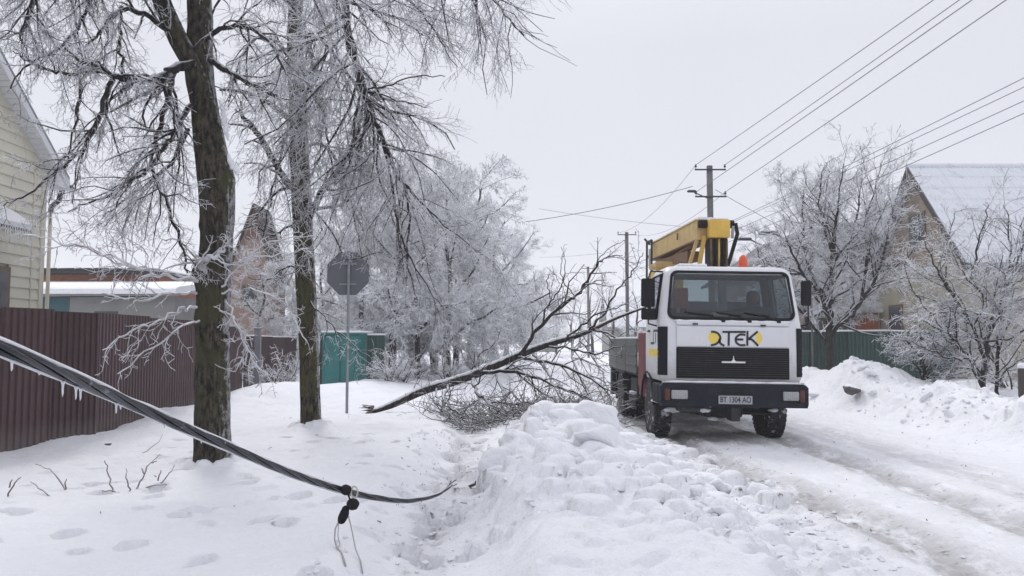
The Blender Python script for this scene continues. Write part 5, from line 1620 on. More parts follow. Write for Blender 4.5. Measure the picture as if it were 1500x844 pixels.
def trunk_mesh(ctrl, radii, mat, seed=0, sides=56, per=22, ridge=0.05, knobs=()):
    pts = [Vector(p) for p in spline(ctrl, per)]
    rads = lerp_list(radii, len(pts))
    V = []
    n = len(pts)
    u = Vector((1, 0, 0))
    for i in range(n):
        t = (pts[min(i + 1, n - 1)] - pts[max(i - 1, 0)]).normalized()
        u = (u - t * u.dot(t)).normalized()
        w = t.cross(u)
        z = pts[i].z
        a = np.arange(sides) * 2 * math.pi / sides
        ca, sa = np.cos(a), np.sin(a)
        rr = 1 + 0.13 * fbm(ca * 0.9 + 3 + seed, sa * 0.9 + z * 0.45, 3, seed) * 2
        rr += ridge * 2 * (np.abs(fbm(ca * 4.5 + sa * 4.5 + 20, (a * 3.2) + z * 1.1, 4, seed + 3, 0.6)) * 2 - 0.25)
        rr += ridge * 1.2 * fbm(ca * 11 + 5, sa * 11 + z * 3.2, 3, seed + 9)
        rad = rads[i] * rr
        P_ = np.array(pts[i])[None, :] + (np.outer(ca, np.array(u)) + np.outer(sa, np.array(w))) * rad[:, None]
        for kx, ky, kz, kr, ka in knobs:
            d = P_ - np.array((kx, ky, kz))
            k = np.exp(-np.sum(d * d, axis=1) / (kr * kr))
            o = P_ - np.array(pts[i])[None, :]
            o /= np.linalg.norm(o, axis=1, keepdims=True) + 1e-9
            P_ = P_ + o * (ka * k)[:, None]
        V.append(P_)
    V = np.concatenate(V)
    idx = np.arange(n * sides).reshape(n, sides)
    nx_ = np.roll(idx, -1, axis=1)
    F = np.stack([idx[:-1], nx_[:-1], nx_[1:], idx[1:]], axis=-1).reshape(-1, 4)
    return npmesh('trunk', V, F, mat)

def new_out(): return {'limb': [], 0: [], 1: [], 2: [], 3: [], 4: []}
def finish_tree(root, out, limbm, twigm, crown='crown'):
    """each main limb a part of its own; finer growth joined as the crown"""
    inv = Vector(root.location)
    def off(items): return [([(a[0] - inv.x, a[1] - inv.y, a[2] - inv.z) for a in p], r, k) for p, r, k in items]
    for it in out['limb']:
        tb = Tubes()
        tb.items = off([it])
        link('limb', tb.mesh('limb', limbm), root)
    tb = Tubes()
    tb.items = off(out[0] + out[1] + out[2])
    if tb.items: link('branches', tb.mesh('branches', limbm), root)['kind'] = 'stuff'
    tb = Tubes()
    tb.items = off(out[3] + out[4])
    if tb.items: link('twigs', tb.mesh('twigs', twigm), root)['kind'] = 'stuff'
    return sum(len(out[k]) for k in (0, 1, 2, 3, 4))

# --- nearest tree
q = random.Random(11)
b = at(311, 690, 9.9)
T1 = thing('street_tree', 'nearest bare tree with thick dark trunk and icy twigs, crossed by the hanging cable', 'tree', (b[0], 9.9, b[2] - 0.1), group='ice-covered street trees on the left verge')
inv = Vector(T1.location)
tc = [Vector(at(*p)) for p in ((311, 712, 9.9), (311, 690, 9.9), (311, 650, 9.9), (311, 600, 9.9), (312, 500, 9.9), (314, 420, 9.9), (318, 345, 9.9), (319, 300, 9.9), (316, 255, 9.9), (306, 202, 9.9), (300, 155, 9.9), (293, 107, 9.95), (294, 30, 10.0), (292, -60, 10.1), (300, -200, 10.3), (330, -420, 10.5))]
me = trunk_mesh([p - inv for p in tc], [0.27, 0.23, 0.205, 0.20, 0.196, 0.205, 0.190, 0.208, 0.215, 0.188, 0.165, 0.175, 0.155, 0.145, 0.11, 0.04], M['bark1'], 1, 72, 20, 0.055,
    knobs=tuple((*(Vector(at(x, y, 9.8)) - inv), r, a) for x, y, r, a in ((342, 262, 0.11, 0.07), (330, 195, 0.09, 0.05), (290, 400, 0.13, 0.07), (280, 470, 0.12, 0.03), (334, 500, 0.1, 0.03), (300, 330, 0.08, 0.04), (322, 610, 0.09, 0.03), (296, 560, 0.08, 0.03))))
link('trunk', me, T1)
me = trunk_mesh([Vector(at(*p)) - inv for p in ((300, 150, 9.85), (284, 100, 9.85), (262, 60, 9.8), (240, 10, 9.8), (222, -50, 9.8), (180, -180, 9.7), (130, -330, 9.5))], [0.12, 0.125, 0.12, 0.11, 0.10, 0.07, 0.02], M['bark1'], 4, 32, 10, 0.05)
link('fork', me, T1)
st = Tubes()
for ps, rs in ((((322, 146), (326, 160), (329, 176), (331, 192), (334, 206)), (.012, .034, .042, .036, .012)), (((334, 226), (338, 238), (344, 247), (348, 256)), (.012, .04, .045, .016)), (((296, 386), (308, 380), (322, 372)), (.01, .03, .008))):
    sp_ = spline([Vector(at(x, y, 9.82)) - inv for x, y in ps], 5, 0.006, q)
    st = Tubes()
    st.add(sp_, [r * q.uniform(.75, 1.2) for r in lerp_list(rs, len(sp_))], 8)
    link('lodged_snow', st.mesh('lodged_snow', M['snow']), T1)
cfg1 = Cfg(dens=(0, 8.5, 14.0, 22.0, 0), droop=(0, 0.04, 0.08, 0.11, 0.08), seg=(7, 6, 5, 3, 2), ratio=(.5, .46, .46, .5, .4), rmin=0.0036)
o1 = new_out()
A = lambda *ps: [at(*p) for p in ps]
L1 = [
 ([(285, 92, 9.8), (255, 100, 9.6), (238, 113, 9.5), (205, 114, 9.3), (168, 112, 9.1), (140, 95, 8.9), (118, 88, 8.7), (95, 70, 8.6)], [.065, .06, .055, .045, .035, .025, .018, .01]),
 ([(165, 115, 9.1), (152, 150, 9.0), (140, 185, 8.95), (118, 220, 8.9), (85, 250, 8.8), (40, 285, 8.6), (5, 302, 8.5)], [.035, .032, .028, .024, .018, .012, .006]),
 ([(252, 100, 9.6), (248, 140, 9.6), (236, 180, 9.6), (226, 215, 9.6), (220, 245, 9.6)], [.04, .036, .03, .026, .02]),
 ([(280, 155, 9.75), (262, 180, 9.6), (245, 210, 9.5), (220, 245, 9.45), (190, 265, 9.3), (150, 290, 9.1), (100, 310, 9.0)], [.04, .035, .03, .025, .02, .014, .008]),
 ([(220, 245, 9.5), (238, 280, 9.4), (255, 330, 9.3), (268, 372, 9.3), (275, 400, 9.4)], [.022, .02, .018, .014, .01]),
 ([(118, 115, 8.9), (118, 150, 8.8), (108, 190, 8.7), (100, 235, 8.6)], [.022, .018, .014, .008]),
 ([(118, 110, 8.8), (90, 105, 8.7), (60, 100, 8.6), (40, 90, 8.5), (20, 75, 8.4)], [.02, .018, .014, .011, .006]),
 ([(128, -10, 9), (125, 20, 9), (85, 72, 8.8), (45, 92, 8.6), (15, 130, 8.5)], [.02, .02, .016, .012, .006]),
 ([(310, 90, 9.9), (340, 108, 9.7), (360, 120, 9.5), (385, 130, 9.4), (405, 140, 9.3)], [.045, .04, .034, .028, .02]),
 ([(300, 60, 9.9), (330, 40, 9.5), (370, 45, 9.2), (400, 70, 9.0), (420, 110, 8.9)], [.035, .03, .025, .018, .01]),
 ([(262, 60, 9.8), (220, 25, 9.5), (180, 15, 9.3), (150, 40, 9.1), (125, 75, 9.0)], [.04, .034, .028, .018, .01]),
 ([(250, 30, 9.8), (200, -30, 9.6), (130, -60, 9.4), (70, -20, 9.2), (30, 50, 9.0)], [.05, .045, .035, .025, .012]),
 ([(292, -30, 10.0), (240, -110, 9.4), (160, -120, 9.0), (90, -60, 8.7), (45, 10, 8.5), (30, 60, 8.4)], [.06, .05, .04, .03, .02, .01]),
 ([(292, -60, 10.0), (350, -130, 9.8), (420, -120, 9.4), (470, -60, 9.1), (500, 20, 9.0)], [.06, .05, .04, .028, .012]),
 ([(178, 10, 9.4), (175, 60, 9.3), (178, 105, 9.3), (150, 170, 9.2)], [.022, .02, .015, .008]),
 ([(275, 190, 9.9), (250, 240, 10.4), (200, 280, 10.8), (150, 320, 11)], [.03, .024, .018, .01]),
]
for ps, rs in L1: limb(o1, A(*ps), rs, 1, cfg1, q)
n1 = finish_tree(T1, o1, M['limb'], M['twig'])
# low epicormic shoots, thickly iced
cfgL = Cfg(dens=(0, 6.5, 12.0, 8.0, 0), droop=(0, 0.05, 0.08, 0.05, 0.05), wig=(.1, .2, .3, .35, .3), ratio=(.4, .38, .42, .4, .4), maxl=3, rmin=0.0055, minlen=0.06)
oL = new_out()
for ps, rs in (
 ([(312, 400, 9.8), (300, 396, 9.6), (292, 384, 9.4), (296, 380, 9.35), (315, 374, 9.3), (328, 364, 9.3), (338, 350, 9.3)], [.02, .03, .036, .034, .026, .016, .006]),
 ([(290, 412, 9.6), (255, 405, 9.3), (215, 400, 9.1), (150, 372, 8.9), (90, 355, 8.7), (45, 345, 8.6)], [.022, .018, .016, .012, .008, .005]),
 ([(285, 408, 9.6), (230, 396, 9.5), (180, 388, 9.4), (120, 362, 9.3), (60, 362, 9.2)], [.018, .015, .012, .008, .005]),
 ([(288, 430, 9.6), (245, 430, 9.2), (205, 440, 9.0), (150, 430, 8.8)], [.018, .015, .011, .006]),
 ([(288, 450, 9.6), (262, 452, 9.2), (235, 470, 9.0), (190, 485, 8.9), (150, 513, 8.8)], [.018, .015, .012, .010, .007]),
 ([(292, 470, 9.6), (262, 480, 9.2), (225, 510, 9.0), (172, 548, 8.8)], [.015, .012, .01, .006]),
 ([(300, 400, 9.6), (270, 360, 9.4), (245, 350, 9.3), (225, 372, 9.2)], [.014, .012, .009, .006]),
 ([(325, 420, 9.6), (350, 390, 9.3), (385, 360, 9.1), (420, 350, 9.0), (470, 345, 8.9)], [.014, .012, .01, .008, .005]),
 ([(330, 440, 9.6), (350, 480, 9.3), (365, 520, 9.2), (405, 562, 9.0)], [.014, .012, .01, .006]),
 ([(322, 455, 9.6), (345, 470, 9.2), (360, 510, 9.0), (345, 545, 8.9)], [.012, .010, .008, .005]),
 ([(330, 390, 9.6), (370, 378, 9.2), (420, 372, 9.0), (470, 352, 8.9)], [.012, .01, .008, .005]),
 ([(325, 430, 9.6), (365, 425, 9.4), (410, 440, 9.2), (450, 500, 9.0)], [.013, .011, .009, .006])):
    limb(oL, A(*ps), rs, 1, cfgL, q, 0.015, 0.2)
inv = Vector(T1.location)
tb = Tubes()
tb.items = [([(a[0] - inv.x, a[1] - inv.y, a[2] - inv.z) for a in p], r, k) for key in oL for p, r, k in oL[key]]
link('low_shoots', tb.mesh('low_shoots', M['twig_low']), T1)['kind'] = 'stuff'

# --- second tree
q = random.Random(23)
b = at(456, 630, 13.9)
T2 = thing('street_tree', 'second big tree with slimmer mossy trunk, standing left of the octagonal sign', 'tree', (b[0], 13.9, b[2] - 0.1), group='ice-covered street trees on the left verge')
inv = Vector(T2.location)
tc = [Vector(at(*p)) - inv for p in ((456, 650, 13.9), (456, 630, 13.9), (455, 600, 13.9), (452, 500, 13.9), (449, 440, 13.9), (444, 345, 13.95), (440, 255, 14.0), (437, 180, 14.0), (434, 107, 14.1), (432, 40, 14.1), (436, -60, 14.2), (440, -200, 14.3), (450, -400, 14.5))]
link('trunk', trunk_mesh(tc, [0.225, 0.19, 0.175, 0.168, 0.175, 0.17, 0.165, 0.155, 0.150, 0.135, 0.115, 0.08, 0.03], M['bark2'], 7, 56, 18, 0.05), T2)
def clear_of_sign(p):
    """twigs stay clear of the sign plate, and the crown ends short of the open road"""
    px, py = 750 + FPX * p[0] / p[1], HOR - FPX * (p[2] - EYE) / p[1]
    return not ((466 < px < 545 and 350 < py < 450) or (px > 625 and 66 < py < 225) or px > 765)
cfg2 = Cfg(keep=clear_of_sign, dens=(0, 5.2, 9.0, 13.0, 0), droop=(0, 0.06, 0.11, 0.14, 0.10), ratio=(.5, .46, .46, .5, .4), rmin=0.0048)
o2 = new_out()
for ps, rs in (
 ([(445, 275, 14), (425, 272, 13.8), (400, 232, 13.6), (380, 200, 13.5), (362, 175, 13.4), (345, 160, 13.3)], [.075, .07, .06, .05, .04, .02]),
 ([(425, 175, 14), (405, 160, 13.8), (380, 142, 13.6), (345, 132, 13.4), (322, 132, 13.2)], [.06, .055, .045, .035, .02]),
 ([(448, 330, 14), (466, 290, 13.8), (485, 262, 13.6), (508, 230, 13.5), (525, 190, 13.4), (532, 150, 13.3)], [.065, .06, .05, .042, .03, .02]),
 ([(498, -60, 13.0), (506, 20, 12.9), (512, 60, 12.9), (530, 125, 12.8), (545, 165, 12.8), (560, 205, 12.7), (578, 245, 12.7), (596, 275, 12.6), (640, 320, 12.5), (705, 372, 12.3)], [.075, .07, .068, .055, .045, .038, .03, .024, .016, .007]),
 ([(532, 130, 12.8), (520, 175, 12.7), (512, 240, 12.6)], [.03, .024, .014]),
 ([(436, -60, 14.1), (465, -90, 13.5), (498, -60, 13.0)], [.10, .085, .075]),
 ([(530, 130, 12.8), (560, 128, 12.7), (600, 114, 12.6), (652, 112, 12.5)], [.018, .015, .012, .007]),
 ([(535, 132, 12.8), (580, 145, 12.7), (626, 158, 12.6)], [.016, .012, .006]),
 ([(596, 275, 12.6), (600, 330, 12.6), (596, 380, 12.6), (612, 440, 12.6)], [.02, .018, .014, .007]),
 ([(560, 205, 12.7), (578, 290, 12.6), (588, 350, 12.5), (625, 420, 12.4), (648, 450, 12.4)], [.022, .018, .015, .01, .006]),
 ([(470, -60, 13.6), (560, -110, 13.0), (640, -90, 12.4), (700, -30, 12.1), (740, 20, 12.0), (768, 52, 11.9)], [.06, .05, .04, .03, .018, .008]),
 ([(500, -30, 13.0), (550, -40, 12.7), (585, -10, 12.5), (620, 20, 12.4), (645, 60, 12.3), (670, 98, 12.2)], [.03, .026, .022, .016, .012, .006]),
 ([(436, -20, 14), (480, -10, 13.6), (530, 10, 13.4), (580, 25, 13.2), (620, 52, 13.0)], [.05, .04, .03, .02, .01]),
 ([(432, 60, 14), (460, 50, 13.6), (490, 80, 13.3), (520, 120, 13.1), (560, 150, 13)], [.045, .038, .028, .02, .01]),
 ([(432, 90, 14), (400, 60, 13.6), (370, 60, 13.3), (350, 95, 13.1), (335, 150, 13)], [.045, .04, .03, .02, .01]),
 ([(433, 20, 14), (400, -30, 13.5), (360, -40, 13.1), (320, 0, 12.9), (300, 60, 12.8)], [.05, .04, .03, .02, .01]),
 ([(436, 150, 14), (452, 130, 13.5), (470, 160, 13.2), (480, 210, 13.0), (490, 270, 12.9)], [.04, .034, .026, .018, .01]),
 ([(440, 190, 14), (420, 200, 13.4), (408, 240, 13.1), (395, 300, 13.0), (385, 350, 12.9)], [.034, .028, .022, .016, .01]),
 ([(438, 120, 14.1), (470, 90, 14.8), (510, 110, 15.4), (540, 170, 15.8), (560, 240, 16)], [.045, .038, .03, .02, .01]),
 ([(438, 220, 14), (470, 210, 14.6), (500, 250, 15), (520, 320, 15.3), (530, 380, 15.4)], [.035, .03, .024, .016, .01]),
 ([(446, 350, 14), (425, 330, 13.8), (400, 345, 13.6), (370, 330, 13.4), (345, 350, 13.3)], [.028, .024, .018, .012, .007]),
 ([(448, 400, 13.9), (420, 390, 13.7), (390, 410, 13.5), (360, 405, 13.4)], [.02, .016, .012, .007]),
 ([(452, 440, 13.8), (480, 470, 13.5), (505, 495, 13.3), (545, 527, 13.1)], [.016, .014, .011, .007]),
 ([(452, 300, 14), (480, 330, 13.8), (510, 380, 13.6), (560, 370, 13.5), (600, 400, 13.4)], [.022, .018, .014, .01, .006]),
 ):
    limb(o2, A(*ps), rs, 1, cfg2, q)
n2 = finish_tree(T2, o2, M['limb'], M['twig'])

# --- background street trees: a few prototypes, copied
def proto_tree(seed, H, spread, twigm, dens=1.0, trunk_r=0.17, fork=0.28, droop=0.04, maxl=4, rmin=0.009, nlimb=9, tsides=10):
    q = random.Random(seed)
    out = new_out()
    tpts = spline([(0, 0, -0.3), (q.gauss(0, .05), q.gauss(0, .05), H * 0.2), (q.gauss(0, .15), q.gauss(0, .15), H * 0.45), (q.gauss(0, .25), q.gauss(0, .25), H * 0.7), (q.gauss(0, .4), q.gauss(0, .4), H * 0.92)], 5, 0.02, q)
    tr = lerp_list([trunk_r * 1.15, trunk_r, trunk_r * .75, trunk_r * .45, trunk_r * .12], len(tpts))
    cfg = Cfg(dens=(0, 3.8 * dens, 6.6 * dens, 9.5 * dens, 0), seg=(7, 6, 4, 3, 1), sides=(8, 5, 3, 3, 3), droop=(0, droop * .5, droop, droop * 1.4, droop), ratio=(.5, .5, .5, .5, .5), rmin=rmin, minlen=0.16, maxl=maxl, wig=(.1, .14, .2, .24, .2), ang=(45, 42, 42, 45, 45))
    for k in range(nlimb):
        t = fork + (0.95 - fork) * (k / (nlimb - 1)) ** 0.9
        i = min(int(t / 0.92 * (len(tpts) - 1)), len(tpts) - 2)
        az = k * 2.4 + q.uniform(-.4, .4)
        up = 0.45 + 0.6 * t + q.uniform(-0.1, 0.15)
        d = norm3((math.cos(az), math.sin(az), up))
        l = spread * (1.15 - 0.55 * t) * q.uniform(.8, 1.15)
        grow(out, tpts[i], d, l, tr[i] * 0.55, 1, cfg, q)
    tb = Tubes()
    tb.add(tpts, tr, tsides)
    for it in out[1]: tb.add(*it)
    tk = tb.mesh('trunk', M['bark3'])
    tb = Tubes()
    tb.items = out[2] + out[3] + out[4]
    return tk, tb.mesh('crown', twigm), len(tb.items)

PR = [proto_tree(s_, 9.2, 3.7, M['twig_far'], 1.42, droop=d_, rmin=0.0125, fork=0.15, nlimb=13) for s_, d_ in ((31, 0.05), (37, 0.09), (43, 0.03))]
FAR = [proto_tree(s_, 8, 3.4, M['twig_far'], 0.8, droop=0.03, rmin=0.017, maxl=4, fork=0.14) for s_ in (51, 53)]
def plant(proto, x, y, sc, rz, label, group=None, name='frosted_tree', cat='tree', zoff=0.0, sxy=None):
    z = ground_z(x, y) + zoff
    t = thing(name, label, cat, (x, y, z), (0, 0, rz), group)
    s_ = sc if sxy is None else sxy
    t.scale = (s_, s_, sc)
    link('trunk', proto[0], t)
    c = link('crown', proto[1], t)
    c['kind'] = 'stuff'
    return t
for i, (px, Y, top, w, lb) in enumerate((
    (636, 36, 238, 1.0, 'tall frosted tree with dark trunk whose white twigs arch over the fallen trunk'),
    (575, 30, 240, 0.95, 'frosted tree directly right of the octagonal sign'),
    (530, 31, 262, 0.8, 'frosted tree standing behind the teal container and octagonal sign'),
    (690, 46, 236, 1.05, 'frosted tree whose crown reaches farthest right against the sky'),
    (668, 40, 262, 0.9, 'frosted tree just right of the tall dark trunked one'),
    (605, 50, 262, 1.1, 'frosted tree in the second row behind the dark trunked one'),
    (722, 62, 300, 1.2, 'smaller looking frosted tree down the street where the crown edge drops'),
    (742, 84, 350, 1.2, 'distant frosted tree next to the white barn roof'),
    (612, 31, 275, 0.8, 'frosted tree nearest the fallen trunk, between the sign and the dark trunked tree'),
    (655, 33, 262, 0.9, 'frosted tree close behind the middle of the fallen trunk'),
    (545, 40, 268, 1.0, 'frosted tree in the second row behind the sign'))):
    x, _, _ = at(px, 500, Y)
    zt = at(px, top, Y)[2]
    plant(PR[i % 3], x, Y, zt / 9.6, i * 1.7 + 0.5, lb, 'frosted trees lining the left of the street', sxy=w * zt / 9.6)
for i, (px, Y, sc, lb) in enumerate(((408, 40, 0.62, 'low frosted tree seen between the two big trunks'), (378, 31, 0.5, 'small frosted tree in front of the brown gabled house'), (468, 46, 0.8, 'frosted tree far behind the second big trunk'), (505, 58, 0.9, 'faint frosted tree far behind the road sign'))):
    x, _, _ = at(px, 500, Y)
    plant(PR[(i + 1) % 3], x, Y, sc, i * 2.2, lb, 'frosted trees lining the left of the street')
for i, (px, Y, sc, lb) in enumerate((
    (815, 92, 0.75, 'grey distant tree left of the small far power pole'), (838, 88, 0.85, 'grey distant tree under the small far power pole'), (868, 80, 0.9, 'grey distant tree right of the small far power pole'),
    (896, 76, 0.85, 'grey distant tree left of the middle power pole'), (930, 72, 0.8, 'grey distant tree behind the left truck mirror'), (800, 120, 0.7, 'farthest faint tree beside the distant cottage'), (850, 120, 1.0, 'faint tree in the hazy row behind the fallen branches'),
    (765, 130, 0.9, 'faint white tree left of the distant cottage'), (735, 120, 1.1, 'faint white tree at the end of the street row'), (975, 60, 0.75, 'grey tree hidden mostly behind the truck cab'))):
    x, _, _ = at(px, 500, Y)
    plant(FAR[i % 2], x, Y, sc, i * 1.1, lb, 'hazy distant trees at the end of the road')
for i, (px, Y, sc, lb) in enumerate((
    (1185, 31, 0.80, 'frosted tree just right of the cab in front of the dark roofed house'), (1130, 38, 0.72, 'frosted tree rising behind the orange beacon'), (1285, 33, 0.84, 'frosted tree left of the steep roofed house'),
    (1075, 46, 0.62, 'low frosted tree behind the middle of the cab'), (1335, 31.5, 0.72, 'frosted tree behind the gable of the steep roofed house'))):
    x, _, _ = at(px, 500, Y)
    plant(PR[(i + 2) % 3], x, Y, sc, i * 1.9 + 1, lb, 'frosted garden trees on the right')

# low frosted bushes
def proto_bush(seed, H, n, twigm, rmin, spread=0.8, dens=1.0, droop=0.05):
    q = random.Random(seed)
    out = new_out()
    cfg = Cfg(dens=(0, 8 * dens, 15 * dens, 0, 0), seg=(5, 5, 3, 2, 1), sides=(6, 5, 3, 3, 3), droop=(0, droop, droop * 1.5, droop, 0), ratio=(.5, .42, .42, .4, .4), rmin=rmin, minlen=0.1, maxl=3, wig=(.1, .18, .25, .25, .2))
    for k in range(n):
        az = q.uniform(0, 6.28)
        s_ = spread * q.random() ** 0.6
        grow(out, (0.1 * math.cos(az), 0.1 * math.sin(az), -0.1), norm3((math.cos(az) * s_, math.sin(az) * s_, 1)), H * q.uniform(.75, 1.1), 0.022, 1, cfg, q)
    a, b_ = Tubes(), Tubes()
    a.items = out[1]
    b_.items = out[2] + out[3]
    return a.mesh('stems', M['limb']), b_.mesh('twigs', twigm)
BU = [proto_bush(61, 1.6, 16, M['twig_far'], 0.008, 0.9), proto_bush(67, 1.9, 14, M['twig_right'], 0.0065, 1.0)]
def bush(k, x, y, sc, rz, label, group, z=None):
    t = thing('frosted_bush', label, 'bush', (x, y, ground_z(x, y) if z is None else z), (0, 0, rz), group)
    t.scale = (sc, sc, sc)
    link('stems', BU[k][0], t)
    link('twigs', BU[k][1], t)['kind'] = 'stuff'
for i, (px, Y, sc, lb) in enumerate(((572, 25, 0.7, 'frosted bush at the right end of the teal container'), (590, 26, 0.7, 'frosted bush below the dark tree trunk behind the fallen tree'), (655, 30, 0.8, 'frosted bush between the trunks of the street trees'),
    (700, 38, 0.95, 'frosted bush farther along the tree row'), (612, 32, 0.9, 'frosted bush left of the tall dark trunk'), (735, 52, 1.1, 'small looking frosted bush near the end of the tree row'), (405, 23, 0.8, 'frosted bush against the far maroon fence'))):
    x, _, _ = at(px, 500, Y)
    bush(0, x, Y, sc, i, lb, 'frosted bushes under the street trees')

# --- right-hand garden trees
q = random.Random(71)
def built_tree(name, label, base, ctrls, cfg, limbm, twigm, trunk=None, group=None, jit=0.02):
    t = thing(name, label, 'tree', base, group=group)
    o = new_out()
    for ps, rs in ctrls: limb(o, A(*ps), rs, 1, cfg, q, jit, 0.12)
    finish_tree(t, o, limbm, twigm)
    return t, o
cfgR = Cfg(keep=lambda p: not (1232 < 750 + FPX * p[0] / p[1] < 1300 and 442 < HOR - FPX * (p[2] - EYE) / p[1] < 600), dens=(0, 5.0, 8.0, 10.0, 0), droop=(0, -0.03, 0.0, 0.02, 0.02), ratio=(.5, .48, .48, .5, .4), rmin=0.0072, ang=(40, 38, 40, 42, 40), seg=(7, 6, 4, 3, 1), minlen=0.12)
b = at(1216, 532, 23.5)
TR, _ = built_tree('garden_tree', 'bare frosted tree in front of the dark green fence, right of the truck mirror', (b[0], 23.5, b[2] - .1), [
 ([(1216, 545, 23.5), (1216, 500, 23.5), (1214, 450, 23.5), (1218, 400, 23.4), (1222, 350, 23.3), (1228, 300, 23.2), (1236, 240, 23.1)], [.13, .12, .10, .075, .055, .03, .01]),
 ([(1216, 470, 23.5), (1200, 430, 23.2), (1175, 400, 22.9), (1160, 370, 22.7), (1148, 340, 22.6)], [.07, .055, .04, .026, .012]),
 ([(1214, 440, 23.5), (1190, 405, 23.8), (1178, 360, 24), (1176, 310, 24.1), (1180, 265, 24.2)], [.055, .045, .035, .022, .01]),
 ([(1217, 480, 23.5), (1238, 470, 23.3), (1262, 440, 23.2), (1285, 400, 23.1), (1300, 350, 23.0), (1310, 300, 23)], [.08, .07, .055, .04, .025, .01]),
 ([(1262, 440, 23.2), (1270, 380, 23.4), (1268, 330, 23.5), (1282, 280, 23.6), (1290, 240, 23.7)], [.05, .042, .03, .02, .01]),
 ([(1216, 400, 23.4), (1240, 370, 23.6), (1255, 320, 23.8), (1262, 260, 24)], [.045, .035, .022, .01]),
 ([(1220, 370, 23.3), (1205, 330, 23.1), (1200, 280, 23), (1210, 238, 23)], [.04, .03, .02, .01]),
 ([(1285, 400, 23.1), (1310, 390, 23), (1335, 370, 22.9), (1355, 335, 22.9)], [.03, .024, .016, .008]),
 ([(1175, 400, 22.9), (1150, 392, 22.6), (1120, 385, 22.4), (1105, 360, 22.3)], [.03, .022, .015, .008])],
 cfgR, M['limb'], M['twig_right'])
cfgB = Cfg(dens=(0, 5.6, 9.0, 11.0, 0), droop=(0, -0.02, 0.02, 0.03, 0.02), ratio=(.5, .42, .46, .5, .4), rmin=0.0062, ang=(40, 42, 42, 42, 40), seg=(7, 6, 4, 2, 1), minlen=0.10)
b = at(1448, 588, 19.2)
TB_, _ = built_tree('garden_tree', 'many stemmed frosted fruit tree at the right edge, fanning low over the snow', (b[0], 19.2, b[2] - .1), [
 ([(1448, 592, 19.2), (1438, 560, 19.1), (1420, 525, 19.0), (1398, 500, 18.8), (1370, 480, 18.7), (1345, 462, 18.6)], [.07, .06, .05, .04, .025, .01]),
 ([(1438, 560, 19.1), (1444, 520, 19.2), (1448, 480, 19.2), (1462, 450, 19.2), (1472, 420, 19.3), (1480, 380, 19.4), (1478, 330, 19.4), (1470, 300, 19.4)], [.06, .055, .05, .045, .035, .025, .016, .008]),
 ([(1460, 590, 19.3), (1461, 540, 19.3), (1463, 490, 19.3), (1468, 455, 19.3), (1484, 420, 19.5), (1505, 400, 19.6), (1540, 380, 19.8)], [.045, .04, .036, .03, .024, .018, .008]),
 ([(1444, 525, 19.2), (1425, 480, 19.0), (1400, 440, 18.9), (1372, 395, 18.8), (1350, 350, 18.7)], [.045, .04, .032, .02, .008]),
 ([(1462, 452, 19.2), (1440, 430, 19.1), (1425, 410, 19.0), (1430, 370, 19), (1440, 330, 19), (1448, 300, 19)], [.035, .032, .028, .022, .015, .008]),
 ([(1398, 500, 18.8), (1370, 470, 19.2), (1340, 430, 19.4), (1320, 380, 19.5)], [.03, .025, .016, .008]),
 ([(1420, 525, 19), (1395, 525, 18.6), (1365, 515, 18.3), (1335, 500, 18.1)], [.028, .022, .015, .008]),
 ([(1446, 500, 19.2), (1475, 495, 18.8), (1510, 480, 18.5), (1550, 470, 18.3)], [.03, .024, .018, .008]),
 ([(1400, 440, 18.9), (1385, 400, 19.1), (1390, 350, 19.3), (1400, 310, 19.4)], [.025, .02, .014, .007]),
 ([(1425, 480, 19), (1440, 440, 18.5), (1410, 400, 18.3), (1395, 370, 18.2)], [.024, .02, .014, .007]),
 ([(1472, 420, 19.3), (1495, 370, 19.2), (1500, 320, 19.2), (1515, 280, 19.2)], [.028, .022, .015, .007]),
 ([(1461, 560, 19.3), (1490, 530, 19.0), (1520, 520, 18.8)], [.02, .016, .01])],
 cfgB, M['limb'], M['twig_right'])
cfgC = Cfg(dens=(0, 12, 20.0, 0, 0), droop=(0, 0.0, 0.04, 0.04, 0.02), ratio=(.5, .42, .42, .5, .4), rmin=0.0065, ang=(45, 48, 45, 42, 40), seg=(7, 5, 3, 2, 1), minlen=0.10, maxl=3)
b = at(1353, 577, 19.6)
ctr = [([(1353, 582, 19.6), (1353, 555, 19.6), (1352, 530, 19.6), (1350, 500, 19.6), (1347, 475, 19.6)], [.05, .045, .035, .02, .008])]
for k in range(13):
    a = k * 2.4
    e = (1353 + 62 * math.cos(a), 525 - 22 - 28 * abs(math.sin(a * 1.3)), 19.6 + 0.9 * math.sin(a))
    ctr.append(([(1353, 558 - 3 * k, 19.6), ((1353 + e[0]) / 2, (558 - 3 * k + e[1]) / 2 - 8, (19.6 + e[2]) / 2), e], [.022, .016, .007]))
built_tree('garden_shrub', 'small rounded frosted shrub on a single stem in front of the dark green fence', (b[0], 19.6, b[2] - .1), ctr, cfgC, M['limb'], M['twig_right'])
for i, (px, Y, k, sc, lb) in enumerate(((1480, 21.5, 1, 1.1, 'frosted bush in front of the beige wall at the right edge'),)):
    x, _, _ = at(px, 500, Y)
    bush(k, x, Y, sc, i, lb, 'frosted bushes along the right fence')

M['torn'] = plain('torn_wood', (0.22, 0.16, 0.11), 0.8)
